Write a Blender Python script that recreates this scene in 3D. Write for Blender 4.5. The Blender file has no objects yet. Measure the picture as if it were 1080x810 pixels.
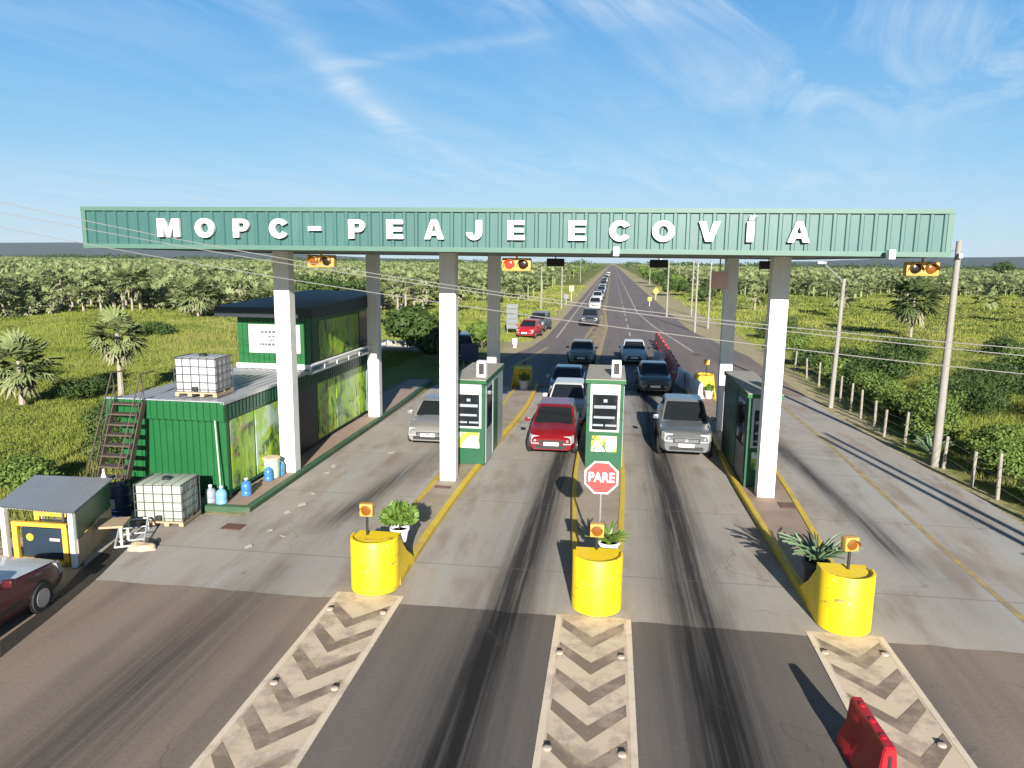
import bpy, bmesh, math, random
import numpy as np
from mathutils import Vector, Matrix, Euler

# ------------------------------------------------------------------ camera, sky, sun
S = bpy.context.scene
COL = S.collection
CAM_H = 6.7
PITCH, YAW, ROLL, FPX = 0.1648, 0.1319, 0.0127, 776.0
_fw = np.array([-math.sin(YAW)*math.cos(PITCH), math.cos(YAW)*math.cos(PITCH), -math.sin(PITCH)])
_r0 = np.array([math.cos(YAW), math.sin(YAW), 0.0])
_u0 = np.cross(_r0, _fw)
_r = math.cos(ROLL)*_r0 + math.sin(ROLL)*_u0
_u = -math.sin(ROLL)*_r0 + math.cos(ROLL)*_u0
cd = bpy.data.cameras.new('camera')
cam = bpy.data.objects.new('camera', cd)
COL.objects.link(cam)
cam.matrix_world = Matrix(((_r[0], _u[0], -_fw[0], 0), (_r[1], _u[1], -_fw[1], 0), (_r[2], _u[2], -_fw[2], CAM_H), (0, 0, 0, 1)))
cd.sensor_width = 36.0
cd.lens = 36.0*FPX/1080.0
cd.clip_start = 0.1
cd.clip_end = 60000
S.camera = cam

SUN_EL = math.radians(19.0)
SUN_DIR = Vector((0.165, -0.986, 0)).normalized()*math.cos(SUN_EL) + Vector((0, 0, math.sin(SUN_EL)))
w = bpy.data.worlds.new('World')
S.world = w
w.use_nodes = True
nt = w.node_tree
nt.nodes.clear()
wo = nt.nodes.new('ShaderNodeOutputWorld')
bg = nt.nodes.new('ShaderNodeBackground')
sky = nt.nodes.new('ShaderNodeTexSky')
sky.sky_type = 'NISHITA'
sky.sun_disc = False
sky.sun_elevation = SUN_EL
sky.sun_rotation = math.pi - 0.166
sky.altitude = 0
sky.air_density = 1.0
sky.dust_density = 0.3
sky.ozone_density = 2.0
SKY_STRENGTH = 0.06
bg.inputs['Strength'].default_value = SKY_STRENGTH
# thin cirrus: noise on the cloud layer's plane, in world directions
tc = nt.nodes.new('ShaderNodeTexCoord')
sx = nt.nodes.new('ShaderNodeSeparateXYZ')
nt.links.new(tc.outputs['Generated'], sx.inputs[0])
def wmath(op, a, b=None, clamp=False):
    n = nt.nodes.new('ShaderNodeMath'); n.operation = op; n.use_clamp = clamp
    for i, v in enumerate((a, b)):
        if v is None: continue
        if isinstance(v, (int, float)): n.inputs[i].default_value = v
        else: nt.links.new(v, n.inputs[i])
    return n.outputs[0]
zc = wmath('ADD', wmath('MAXIMUM', sx.outputs['Z'], 0.0), 0.09)
cu = wmath('DIVIDE', sx.outputs['X'], zc)
cv = wmath('DIVIDE', sx.outputs['Y'], zc)
def wnoise(x, y, sxx, syy, rot, scale, det, rough, dist, off):
    cx = nt.nodes.new('ShaderNodeCombineXYZ')
    c, s = math.cos(rot), math.sin(rot)
    nt.links.new(wmath('MULTIPLY', wmath('ADD', wmath('MULTIPLY', x, c), wmath('MULTIPLY', y, s)), sxx), cx.inputs[0])
    nt.links.new(wmath('MULTIPLY', wmath('ADD', wmath('MULTIPLY', x, -s), wmath('MULTIPLY', y, c)), syy), cx.inputs[1])
    cx.inputs[2].default_value = off
    n = nt.nodes.new('ShaderNodeTexNoise')
    n.inputs['Scale'].default_value = scale; n.inputs['Detail'].default_value = det
    n.inputs['Roughness'].default_value = rough; n.inputs['Distortion'].default_value = dist
    nt.links.new(cx.outputs[0], n.inputs['Vector'])
    return n.outputs['Fac']
fine = wnoise(cu, cv, 0.55, 1.7, 1.15, 1.5, 9, 0.64, 1.0, 3.0)
wisp = wnoise(cu, cv, 1.9, 0.55, 1.25, 1.6, 8, 0.62, 0.9, 11.0)
big = wnoise(cu, cv, 0.6, 0.6, 0.3, 0.8, 3, 0.5, 0.3, 5.2)
def blob(x0, y0, rot, la, lb):
    c, s = math.cos(rot), math.sin(rot)
    dx = wmath('SUBTRACT', cu, x0); dy = wmath('SUBTRACT', cv, y0)
    a = wmath('DIVIDE', wmath('ADD', wmath('MULTIPLY', dx, c), wmath('MULTIPLY', dy, s)), la)
    b = wmath('DIVIDE', wmath('ADD', wmath('MULTIPLY', dx, -s), wmath('MULTIPLY', dy, c)), lb)
    r = wmath('ADD', wmath('MULTIPLY', a, a), wmath('MULTIPLY', b, b))
    return wmath('POWER', 2.718, wmath('MULTIPLY', r, -1.0))
mf = wmath('MULTIPLY', wmath('SUBTRACT', fine, 0.40), 3.2, True)
mw = wmath('MULTIPLY', wmath('SUBTRACT', wisp, 0.36), 3.0, True)
mb = wmath('MULTIPLY', wmath('SUBTRACT', big, 0.34), 3.0, True)
parts = [wmath('MULTIPLY', blob(-1.10, 3.15, 1.60, 0.85, 0.075), wmath('ADD', wmath('MULTIPLY', mw, 0.42), 0.22)),
         wmath('MULTIPLY', blob(-0.98, 4.05, 1.40, 0.75, 0.07), wmath('ADD', wmath('MULTIPLY', mw, 0.26), 0.08)),
         wmath('MULTIPLY', blob(-0.66, 2.72, -0.25, 0.55, 0.06), wmath('ADD', wmath('MULTIPLY', mf, 0.40), 0.06)),
         wmath('MULTIPLY', blob(0.35, 2.45, 0.12, 1.5, 0.16), wmath('MULTIPLY', mf, 0.60)),
         wmath('MULTIPLY', blob(1.15, 3.15, 0.15, 0.95, 0.55), wmath('ADD', wmath('MULTIPLY', mf, 0.66), 0.04)),
         wmath('MULTIPLY', blob(0.35, 4.9, 0.1, 1.9, 0.75), wmath('MULTIPLY', mf, 0.40)),
         wmath('MULTIPLY', blob(-3.2, 5.0, 0.1, 1.6, 0.9), wmath('MULTIPLY', mf, 0.30)),
         wmath('MULTIPLY', wmath('MULTIPLY', mf, mb), 0.16)]
cov = parts[0]
for q in parts[1:]: cov = wmath('ADD', cov, q)
cov = wmath('MINIMUM', cov, 0.8)
# clear-sky gradient over the physical sky, zenith darkened above the frame to deepen shadows
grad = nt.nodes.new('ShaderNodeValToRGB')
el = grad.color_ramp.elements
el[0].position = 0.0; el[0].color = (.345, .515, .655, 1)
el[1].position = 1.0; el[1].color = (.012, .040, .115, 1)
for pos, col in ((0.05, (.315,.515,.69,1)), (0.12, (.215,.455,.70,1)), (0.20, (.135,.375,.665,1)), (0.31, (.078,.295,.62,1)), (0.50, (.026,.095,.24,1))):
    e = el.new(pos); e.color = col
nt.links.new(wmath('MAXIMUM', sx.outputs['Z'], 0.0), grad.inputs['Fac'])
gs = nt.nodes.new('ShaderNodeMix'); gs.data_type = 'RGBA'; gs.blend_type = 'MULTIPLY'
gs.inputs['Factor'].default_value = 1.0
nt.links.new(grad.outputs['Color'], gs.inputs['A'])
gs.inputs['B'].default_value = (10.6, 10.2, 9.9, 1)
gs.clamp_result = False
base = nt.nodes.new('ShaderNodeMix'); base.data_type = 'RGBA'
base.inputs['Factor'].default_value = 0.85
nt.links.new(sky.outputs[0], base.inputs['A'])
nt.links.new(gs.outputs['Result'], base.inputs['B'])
mixc = nt.nodes.new('ShaderNodeMix'); mixc.data_type = 'RGBA'
nt.links.new(cov, mixc.inputs['Factor'])
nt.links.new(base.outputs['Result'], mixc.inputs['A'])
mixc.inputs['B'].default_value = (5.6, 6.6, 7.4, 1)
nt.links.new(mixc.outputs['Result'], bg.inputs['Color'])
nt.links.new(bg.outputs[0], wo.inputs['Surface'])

sl = bpy.data.lights.new('sun', 'SUN')
sl.energy = 5.0
sl.angle = math.radians(0.5)
sl.color = (1.0, 0.945, 0.86)
so = bpy.data.objects.new('sun', sl)
COL.objects.link(so)
so.rotation_euler = SUN_DIR.to_track_quat('Z', 'Y').to_euler()
so.location = (10, -40, 40)
S.view_settings.view_transform = 'Standard'
S.view_settings.look = 'None'
S.view_settings.gamma = 1
S.view_settings.exposure = 1.12
S.view_settings.use_curve_mapping = False
S.render.engine = 'CYCLES'
S.cycles.max_bounces = 6
S.cycles.transparent_max_bounces = 8
S.cycles.volume_bounces = 0
S.cycles.use_denoising = True

# ------------------------------------------------------------------ helpers
R = random.Random(7)
def ray(px, py):
    return _fw*FPX + _r*(px-540) - _u*(py-405)
def gp(px, py, z=0.0):
    d = ray(px, py); t = (z-CAM_H)/d[2]
    return Vector((d[0]*t, d[1]*t, z))
def at_y(px, py, Y):
    d = ray(px, py); t = Y/d[1]
    return Vector((d[0]*t, Y, d[2]*t+CAM_H))

class MB:
    def __init__(s): s.v = []; s.f = []; s.m = []
    def add(s, vs, fs, mi=0):
        b = len(s.v); s.v.extend([tuple(q) for q in vs])
        for f in fs: s.f.append([b+i for i in f]); s.m.append(mi)
        return s
    def box(s, x0, x1, y0, y1, z0, z1, mi=0):
        vs = [(x0,y0,z0),(x1,y0,z0),(x1,y1,z0),(x0,y1,z0),(x0,y0,z1),(x1,y0,z1),(x1,y1,z1),(x0,y1,z1)]
        return s.add(vs, [(3,2,1,0),(4,5,6,7),(0,1,5,4),(1,2,6,5),(2,3,7,6),(3,0,4,7)], mi)
    def hexa(s, q, mi=0):
        return s.add(q, [(3,2,1,0),(4,5,6,7),(0,1,5,4),(1,2,6,5),(2,3,7,6),(3,0,4,7)], mi)
    def bbox(s, x0, x1, y0, y1, z0, z1, b=0.02, mi=0):
        # box with bevelled edges
        bm = bmesh.new()
        bmesh.ops.create_cube(bm, size=1)
        for v in bm.verts:
            v.co = Vector((x0+(v.co.x+.5)*(x1-x0), y0+(v.co.y+.5)*(y1-y0), z0+(v.co.z+.5)*(z1-z0)))
        bmesh.ops.bevel(bm, geom=list(bm.edges), offset=b, segments=2, profile=0.6, affect='EDGES')
        bm.verts.index_update()
        s.add([v.co for v in bm.verts], [[v.index for v in f.verts] for f in bm.faces], mi)
        bm.free(); return s
    def tube(s, pts, rad, n=8, mi=0, cap=True):
        pts = [Vector(p) for p in pts]
        if not isinstance(rad, (list, tuple)): rad = [rad]*len(pts)
        b = len(s.v); prev = None
        for i, p in enumerate(pts):
            d = (pts[min(i+1, len(pts)-1)] - pts[max(i-1, 0)]).normalized()
            a = Vector((0,0,1)) if abs(d.z) < .9 else Vector((1,0,0))
            if prev is not None: a = prev
            e1 = (a - d*a.dot(d)).normalized(); e2 = d.cross(e1); prev = e1
            for k in range(n):
                t = 2*math.pi*k/n
                s.v.append(tuple(p + (e1*math.cos(t)+e2*math.sin(t))*rad[i]))
        for i in range(len(pts)-1):
            for k in range(n):
                s.f.append([b+i*n+k, b+i*n+(k+1)%n, b+(i+1)*n+(k+1)%n, b+(i+1)*n+k]); s.m.append(mi)
        if cap:
            s.f.append([b+k for k in reversed(range(n))]); s.m.append(mi)
            s.f.append([b+(len(pts)-1)*n+k for k in range(n)]); s.m.append(mi)
        return s
    def lathe(s, prof, c=(0,0,0), n=20, mi=0, axis='z'):
        b = len(s.v)
        for (r, z) in prof:
            for k in range(n):
                t = 2*math.pi*k/n
                p = (r*math.cos(t), r*math.sin(t), z)
                if axis == 'y': p = (p[0], p[2], p[1])
                if axis == 'x': p = (p[2], p[0], p[1])
                s.v.append((c[0]+p[0], c[1]+p[1], c[2]+p[2]))
        for i in range(len(prof)-1):
            for k in range(n):
                q = [b+i*n+k, b+i*n+(k+1)%n, b+(i+1)*n+(k+1)%n, b+(i+1)*n+k]
                s.f.append(q if axis != 'y' else q[::-1]); s.m.append(mi)
        q = [b+k for k in reversed(range(n))]; e = [b+(len(prof)-1)*n+k for k in range(n)]
        s.f.append(q if axis != 'y' else q[::-1]); s.m.append(mi)
        s.f.append(e if axis != 'y' else e[::-1]); s.m.append(mi)
        return s
    def prism(s, poly, z0, z1, mi=0):
        n = len(poly)
        vs = [(p[0],p[1],z0) for p in poly] + [(p[0],p[1],z1) for p in poly]
        return s.add(vs, [list(reversed(range(n))), list(range(n,2*n))] + [(i,(i+1)%n,n+(i+1)%n,n+i) for i in range(n)], mi)
    def sheet(s, poly, z=None, mi=0):
        vs = [(p[0],p[1],p[2] if z is None else z) for p in poly]
        return s.add(vs, [list(range(len(vs)))], mi)
    def build(s, name, mats, parent=None, smooth=True, loc=None, rz=None):
        me = bpy.data.meshes.new(name)
        me.from_pydata(s.v, [], s.f)
        mats = mats if isinstance(mats, (list, tuple)) else [mats]
        for m in mats: me.materials.append(m)
        if len(mats) > 1: me.polygons.foreach_set('material_index', s.m)
        if smooth:
            bm = bmesh.new(); bm.from_mesh(me)
            for f in bm.faces: f.smooth = True
            for e in bm.edges:
                if len(e.link_faces) != 2 or e.calc_face_angle(0) > 0.62: e.smooth = False
            bm.to_mesh(me); bm.free()
        me.update()
        o = bpy.data.objects.new(name, me); COL.objects.link(o)
        if parent is not None: o.parent = parent
        if loc is not None: o.location = loc
        if rz is not None: o.rotation_euler.z = rz
        return o

def fast(name, verts, faces, mat, parent=None, smooth=False):
    verts = np.asarray(verts, np.float32); faces = np.asarray(faces, np.int32)
    k = faces.shape[1]
    me = bpy.data.meshes.new(name)
    me.vertices.add(len(verts)); me.vertices.foreach_set('co', verts.ravel())
    me.loops.add(faces.size); me.loops.foreach_set('vertex_index', faces.ravel())
    me.polygons.add(len(faces))
    me.polygons.foreach_set('loop_start', np.arange(len(faces), dtype=np.int32)*k)
    me.polygons.foreach_set('loop_total', np.full(len(faces), k, np.int32))
    if smooth: me.polygons.foreach_set('use_smooth', np.ones(len(faces), bool))
    me.update(calc_edges=True)
    if mat is not None: me.materials.append(mat)
    o = bpy.data.objects.new(name, me); COL.objects.link(o)
    if parent is not None: o.parent = parent
    return o

def tag(o, label=None, cat=None, group=None, kind=None):
    if label: o['label'] = label
    if cat: o['category'] = cat
    if group: o['group'] = group
    if kind: o['kind'] = kind
    return o
def thing(name, label, cat, loc=(0,0,0), rz=0.0, group=None):
    o = bpy.data.objects.new(name, None); COL.objects.link(o)
    o.empty_display_size = .3
    o.location = loc; o.rotation_euler = (0,0,rz)
    return tag(o, label, cat, group)
CH = {}
def copy_tree(o, parent=None):
    c = o.copy(); COL.objects.link(c)
    if parent is not None: c.parent = parent
    for ch in [q for q in bpy.data.objects if q.parent == o]: copy_tree(ch, c)
    return c

# ------------------------------------------------------------------ materials
def lin(r, g, b):
    f = lambda c: (c/255/12.92) if c/255 <= .04045 else ((c/255+.055)/1.055)**2.4
    return (f(r), f(g), f(b), 1)
class Mat:
    def __init__(s, name, col, rough=.6, metal=0.0, spec=.5):
        s.m = bpy.data.materials.new(name); s.m.use_nodes = True
        s.nt = s.m.node_tree; s.b = s.nt.nodes['Principled BSDF']
        s.col = tuple(col)[:3]+(1,)
        s.b.inputs['Base Color'].default_value = s.col
        s.b.inputs['Roughness'].default_value = rough
        s.b.inputs['Metallic'].default_value = metal
        s.b.inputs['Specular IOR Level'].default_value = spec
        s._pos = None
    def link(s, a, b): s.nt.links.new(a, b)
    def math(s, op, a, b=None, c=None, clamp=False):
        n = s.nt.nodes.new('ShaderNodeMath'); n.operation = op; n.use_clamp = clamp
        for i, v in enumerate((a, b, c)):
            if v is None: continue
            if isinstance(v, (int, float)): n.inputs[i].default_value = v
            else: s.link(v, n.inputs[i])
        return n.outputs[0]
    def pos(s, obj=False):
        if s._pos is None:
            if obj:
                n = s.nt.nodes.new('ShaderNodeTexCoord'); s._pos = n.outputs['Object']
            else:
                n = s.nt.nodes.new('ShaderNodeNewGeometry'); s._pos = n.outputs['Position']
        return s._pos
    def xyz(s):
        n = s.nt.nodes.new('ShaderNodeSeparateXYZ'); s.link(s.pos(), n.inputs[0]); return n.outputs
    def noise(s, scale, det=4, rough=.55, stretch=None, dist=0.0, off=None):
        n = s.nt.nodes.new('ShaderNodeTexNoise')
        n.inputs['Scale'].default_value = scale; n.inputs['Detail'].default_value = det
        n.inputs['Roughness'].default_value = rough; n.inputs['Distortion'].default_value = dist
        p = s.pos()
        if stretch or off:
            mp = s.nt.nodes.new('ShaderNodeMapping')
            if stretch: mp.inputs['Scale'].default_value = stretch
            if off: mp.inputs['Location'].default_value = off
            s.link(p, mp.inputs['Vector']); p = mp.outputs[0]
        s.link(p, n.inputs['Vector'])
        return n.outputs['Fac']
    def mix(s, fac, a, b, blend='MIX'):
        n = s.nt.nodes.new('ShaderNodeMix'); n.data_type = 'RGBA'; n.blend_type = blend
        for k, v in (('Factor', fac), ('A', a), ('B', b)):
            if isinstance(v, (int, float)): n.inputs[k].default_value = v
            elif isinstance(v, tuple): n.inputs[k].default_value = tuple(v)[:3]+(1,)
            else: s.link(v, n.inputs[k])
        return n.outputs['Result']
    def ramp(s, v, lo, hi):
        n = s.nt.nodes.new('ShaderNodeMapRange'); n.interpolation_type = 'SMOOTHSTEP'
        n.inputs['From Min'].default_value = lo; n.inputs['From Max'].default_value = hi
        s.link(v, n.inputs['Value']); return n.outputs[0]
    def color(s, sock): s.link(sock, s.b.inputs['Base Color']); return s
    def bump(s, h, strength=.3, dist=.02):
        n = s.nt.nodes.new('ShaderNodeBump'); n.inputs['Strength'].default_value = strength
        n.inputs['Distance'].default_value = dist
        s.link(h, n.inputs['Height']); s.link(n.outputs[0], s.b.inputs['Normal']); return s

def mat(name, col, rough=.6, metal=0.0, spec=.5, var=.18, scale=6, dirt=None, obj=False):
    m = Mat(name, col, rough, metal, spec)
    m.pos(obj)
    n1 = m.noise(scale, 5, .6)
    c = m.col
    k = m.mix(n1, tuple(min(1, q*(1-var)) for q in c[:3]), tuple(min(1, q*(1+var)) for q in c[:3]))
    if dirt:
        n2 = m.ramp(m.noise(scale*.45, 6, .65, off=(3.1, 7.2, 1.3)), .5, .75)
        f = m.math('MULTIPLY', n2, dirt[1])
        k = m.mix(f, k, dirt[0])
    m.color(k)
    return m.m

DUST = (.30, .245, .19)
M = {}
def stained_white():
    m = Mat('white_steel', (.72,.71,.69), .45)
    c = m.mix(m.noise(2.2, 5, .6), (.68,.67,.65), (.76,.75,.73))
    st = m.ramp(m.noise(3.0, 6, .65, stretch=(3.2,3.2,.22)), .52, .72)
    c = m.mix(m.math('MULTIPLY', st, .42), c, (.46,.42,.36))
    sp_ = m.ramp(m.noise(5, 5, .7, off=(3,1,2)), .62, .70)
    c = m.mix(m.math('MULTIPLY', sp_, .35), c, (.40,.34,.27))
    m.color(c); return m.m
M['white_steel'] = stained_white()
def weathered_teal():
    m = Mat('teal_sheet', (.05,.14,.12), .45)
    c = m.mix(m.noise(.5, 4, .6), (.031,.104,.094), (.043,.124,.113))
    st = m.ramp(m.noise(2.4, 6, .65, stretch=(2.5,2.5,.25)), .48, .72)
    c = m.mix(m.math('MULTIPLY', st, .45), c, (.074,.155,.143))
    X = m.xyz()
    pn = m.math('FRACT', m.math('MULTIPLY', m.math('ADD', X[0], 40.0), .565))
    tone_ = m.math('FLOOR', m.math('MULTIPLY', m.math('ADD', X[0], 40.0), .565))
    tn = m.nt.nodes.new('ShaderNodeTexWhiteNoise'); tn.noise_dimensions = '1D'; m.link(tone_, tn.inputs['W'])
    c = m.mix(m.math('MULTIPLY', tn.outputs['Value'], .45), c, (.028,.088,.081))
    rs_ = m.ramp(m.noise(1.7, 6, .7, stretch=(3.5,3.5,.18), off=(8,2,5)), .60, .74)
    c = m.mix(m.math('MULTIPLY', rs_, .5), c, (.10,.115,.085))
    m.color(c); return m.m
M['teal'] = weathered_teal()
M['teal_trim'] = mat('teal_trim', (.070,.150,.118), .5, var=.12, scale=3)
M['deck'] = mat('deck_metal', (.30,.31,.31), .5)
M['letter'] = mat('letter_white', (.82,.82,.80), .4, var=.02)
M['green'] = mat('green_sheet', (.006,.092,.022), .45, var=.14, scale=2.5, dirt=((.025,.11,.05), .4))
M['green_dark'] = mat('green_dark', (.010,.06,.032), .4, var=.15, scale=3)
M['booth_green'] = mat('booth_green', (.012,.080,.036), .4, var=.12, scale=3)
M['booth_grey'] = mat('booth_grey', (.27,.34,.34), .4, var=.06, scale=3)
M['booth_shaded'] = mat('booth_shaded', (.05,.065,.075), .4, var=.06, scale=3)  # booth grey with the side panels' shade put into the colour
M['roof_grey'] = mat('roof_grey', (.30,.28,.25), .6, var=.15, scale=3, dirt=(DUST, .5))
M['roof_sheet'] = mat('roof_sheet', (.42,.43,.45), .38, metal=.35, var=.08, scale=2, dirt=((.30,.27,.24), .4))
M['black'] = mat('black_paint', (.012,.013,.016), .5, var=.1)
M['dark_roof'] = mat('dark_roof', (.012,.016,.022), .55, var=.2, scale=2)
M['glass'] = mat('dark_glass', (.012,.015,.018), .06, spec=.6, var=.1)
def scuffed_yellow():
    m = Mat('yellow_paint', (.80,.56,.004), .5)
    c = m.mix(m.noise(1.6, 5, .6), (.70,.48,.006), (.84,.60,.006))
    st = m.ramp(m.noise(2.6, 6, .68, stretch=(2.4,2.4,.35)), .54, .72)
    c = m.mix(m.math('MULTIPLY', st, .5), c, (.58,.38,.03))
    sc = m.ramp(m.noise(3.4, 6, .72, stretch=(.6,.6,3.5), off=(5,3,1)), .58, .66)
    c = m.mix(m.math('MULTIPLY', sc, .75), c, (.12,.09,.05))
    ch = m.ramp(m.noise(7, 5, .75, off=(1,8,4)), .63, .67)
    c = m.mix(m.math('MULTIPLY', ch, .7), c, (.50,.46,.38))
    m.color(c); return m.m
M['yellow'] = scuffed_yellow()
M['amber'] = mat('amber_shell', (.50,.28,.06), .5, var=.12, scale=10)
M['amber_lens'] = mat('amber_lens', (.20,.065,.01), .15, var=.1)
M['red_lens'] = Mat('red_lens', (.5,.02,.015), .2).m
_rl = M['red_lens'].node_tree.nodes['Principled BSDF']
_rl.inputs['Emission Color'].default_value = (1,.08,.04,1); _rl.inputs['Emission Strength'].default_value = .45
M['lens_dark'] = mat('lens_dark', (.02,.012,.008), .2)
M['red_plastic'] = mat('red_plastic', (.36,.010,.020), .38, var=.12, scale=5, dirt=((.36,.06,.05), .35))
M['white_plastic'] = mat('white_plastic', (.78,.74,.72), .45, var=.06, scale=4, dirt=(DUST, .3))
M['sign_red'] = mat('sign_red', (.42,.055,.055), .4, var=.04)
M['steel'] = mat('steel', (.30,.30,.29), .45, metal=.5, var=.12)
M['rust'] = mat('rusty_steel', (.075,.055,.042), .7, var=.3, scale=7)
M['wire'] = mat('cable_grey', (.22,.21,.20), .5)
M['wood_pole'] = mat('concrete_pole', (.25,.235,.205), .75, var=.2, scale=4)
M['post'] = mat('post_wood', (.27,.245,.205), .8, var=.25, scale=5)
M['wood'] = mat('raw_wood', (.36,.27,.17), .75, var=.25, scale=8)
M['ibc'] = mat('tank_plastic', (.36,.40,.33), .4, var=.08, scale=3)
M['ibc_white'] = mat('tank_white', (.40,.41,.43), .4, var=.08, scale=3)
M['cage'] = mat('cage_steel', (.13,.13,.13), .5, metal=.3)
M['blue_jug'] = mat('blue_plastic', (.05,.17,.38), .25, var=.12, scale=8)
M['pale_jug'] = mat('pale_plastic', (.27,.30,.33), .3, var=.1, scale=8)
M['bin_green'] = mat('pale_green_plastic', (.40,.52,.38), .45, var=.08)
M['gen_blue'] = mat('generator_navy', (.016,.030,.05), .35, var=.1)
M['gen_yellow'] = mat('generator_yellow', (.72,.42,.05), .45, var=.1)
M['tan_cloth'] = mat('tan_sacking', (.48,.38,.25), .9, var=.2, scale=9)
M['plant'] = mat('plant_leaf', (.10,.17,.025), .5, var=.5, scale=9)
M['agave'] = mat('agave_leaf', (.13,.20,.11), .5, var=.35, scale=9)
M['soil'] = mat('soil', (.10,.07,.045), .95, var=.3)
M['chrome'] = mat('bright_metal', (.55,.56,.58), .25, metal=.8, var=.05)
M['lamp'] = mat('headlight_glass', (.36,.37,.37), .10, var=.25, scale=14)
M['tail'] = mat('tail_lens', (.35,.02,.02), .15, var=.05)
M['tyre'] = mat('tyre_rubber', (.018,.018,.019), .8, var=.2)
M['rim'] = mat('wheel_alloy', (.35,.35,.36), .35, metal=.5, var=.1)
M['plate'] = mat('plate_white', (.72,.72,.70), .5, var=.03)
M['trim'] = mat('black_trim', (.016,.016,.018), .6, var=.15)
M['board_white'] = mat('board_white', (.46,.47,.46), .5, var=.04)
M['board_text'] = mat('board_grey', (.085,.095,.095), .6)
M['pink'] = mat('faded_red_sign', (.74,.48,.46), .5, var=.15, scale=5)
M['sign_back'] = mat('sign_aluminium', (.15,.165,.18), .5, metal=.2, var=.1)
M['sign_yellow'] = mat('sign_yellow', (.72,.45,.03), .45, var=.05)
M['sign_navy'] = mat('sign_navy', (.012,.025,.07), .35, var=.1)
M['terracotta'] = mat('plinth_floor', (.30,.22,.17), .85, var=.22, scale=2, dirt=((.20,.15,.12), .5))
M['kerb_green'] = mat('kerb_green', (.035,.085,.042), .7, var=.25, scale=2.2, dirt=((.12,.105,.08), .9))
M['kerb_yellow'] = mat('kerb_yellow', (.50,.36,.035), .7, var=.2, scale=3, dirt=((.26,.20,.11), .75))
M['iron'] = mat('rusty_iron_cover', (.12,.06,.045), .8, var=.3, scale=9)

def paint(name, col, rough=.28, metal=.0):
    m = mat(name, col, rough, metal=metal, var=.05, scale=3, obj=True, dirt=(tuple(.5*a+.5*b for a, b in zip(col, DUST)), .22))
    m.node_tree.nodes['Principled BSDF'].inputs['Coat Weight'].default_value = .35
    m.node_tree.nodes['Principled BSDF'].inputs['Coat Roughness'].default_value = .06
    return m

# --- ground cover materials
def lane_streaks(m, lanes, wob=.13):
    X = m.xyz(); x, y = X[0], X[1]
    wv = m.math('MULTIPLY', m.math('SUBTRACT', m.noise(.16, 2, .5, stretch=(.3,1,1)), .5), wob*2)
    tot = None
    fineln = m.math('ADD', m.math('MULTIPLY', m.ramp(m.noise(1.0, 5, .7, stretch=(7.0,.10,1), off=(3,0,0)), .34, .60), .48), .52)
    patch = m.math('MULTIPLY', m.ramp(m.noise(.5, 6, .68, stretch=(3.2,.22,1)), .30, .60), m.math('ADD', m.math('MULTIPLY', m.noise(2.2, 5, .7, stretch=(2,.5,1)), .9), .35), clamp=True)
    for (xc, sl, wd, k, y0, y1) in lanes:
        cx = m.math('ADD', m.math('MULTIPLY', y, sl), xc)
        d = m.math('DIVIDE', m.math('SUBTRACT', m.math('ADD', x, wv), cx), wd)
        g = m.math('POWER', 2.718, m.math('MULTIPLY', m.math('MULTIPLY', d, d), -1.0))
        g = m.math('MULTIPLY', g, m.ramp(y, y0-1.2, y0+1.2))
        g = m.math('MULTIPLY', g, m.math('SUBTRACT', 1.0, m.ramp(y, y1-4, y1+4)))
        g = m.math('MULTIPLY', g, k)
        tot = g if tot is None else m.math('MAXIMUM', tot, g)
    return m.math('MULTIPLY', tot, m.math('MULTIPLY', m.math('ADD', m.math('MULTIPLY', patch, .45), .72), fineln), clamp=True)

LANES = [(-2.25, .030, .38, 1.25, -5, 30), (1.85, .0, .46, 1.25, -5, 40), (-9.6, .147, .34, .85, 17, 24), (7.9, -.055, .28, .95, 17, 32), (-7.6, .03, .5, .5, 3, 14)]
WIDE = [(-2.25, .030, .95, .75, -5, 34), (1.85, .0, 1.0, .8, -5, 40), (-7.2, .02, 1.1, .5, -5, 14), (7.9, -.055, .7, .35, 14, 34), (-8.6, .10, .8, .4, 16, 30)]
def cracks(m, c):
    v = m.nt.nodes.new('ShaderNodeTexVoronoi'); v.feature = 'DISTANCE_TO_EDGE'; v.inputs['Scale'].default_value = .32
    w_ = m.nt.nodes.new('ShaderNodeMix'); w_.data_type = 'VECTOR'; w_.inputs['Factor'].default_value = .5
    nz = m.nt.nodes.new('ShaderNodeTexNoise'); nz.inputs['Scale'].default_value = .9; nz.inputs['Detail'].default_value = 6
    m.link(m.pos(), nz.inputs['Vector'])
    ad = m.nt.nodes.new('ShaderNodeVectorMath'); ad.operation = 'MULTIPLY_ADD'
    m.link(nz.outputs['Color'], ad.inputs[0]); ad.inputs[1].default_value = (1.6,1.6,0); m.link(m.pos(), ad.inputs[2])
    m.link(ad.outputs[0], v.inputs['Vector'])
    line_ = m.math('SUBTRACT', 1.0, m.ramp(v.outputs['Distance'], .002, .007))
    keep = m.ramp(m.noise(.22, 3, .5, off=(2,9,0)), .50, .60)
    return m.mix(m.math('MULTIPLY', m.math('MULTIPLY', line_, keep), .32), c, (.05,.045,.04))
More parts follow.
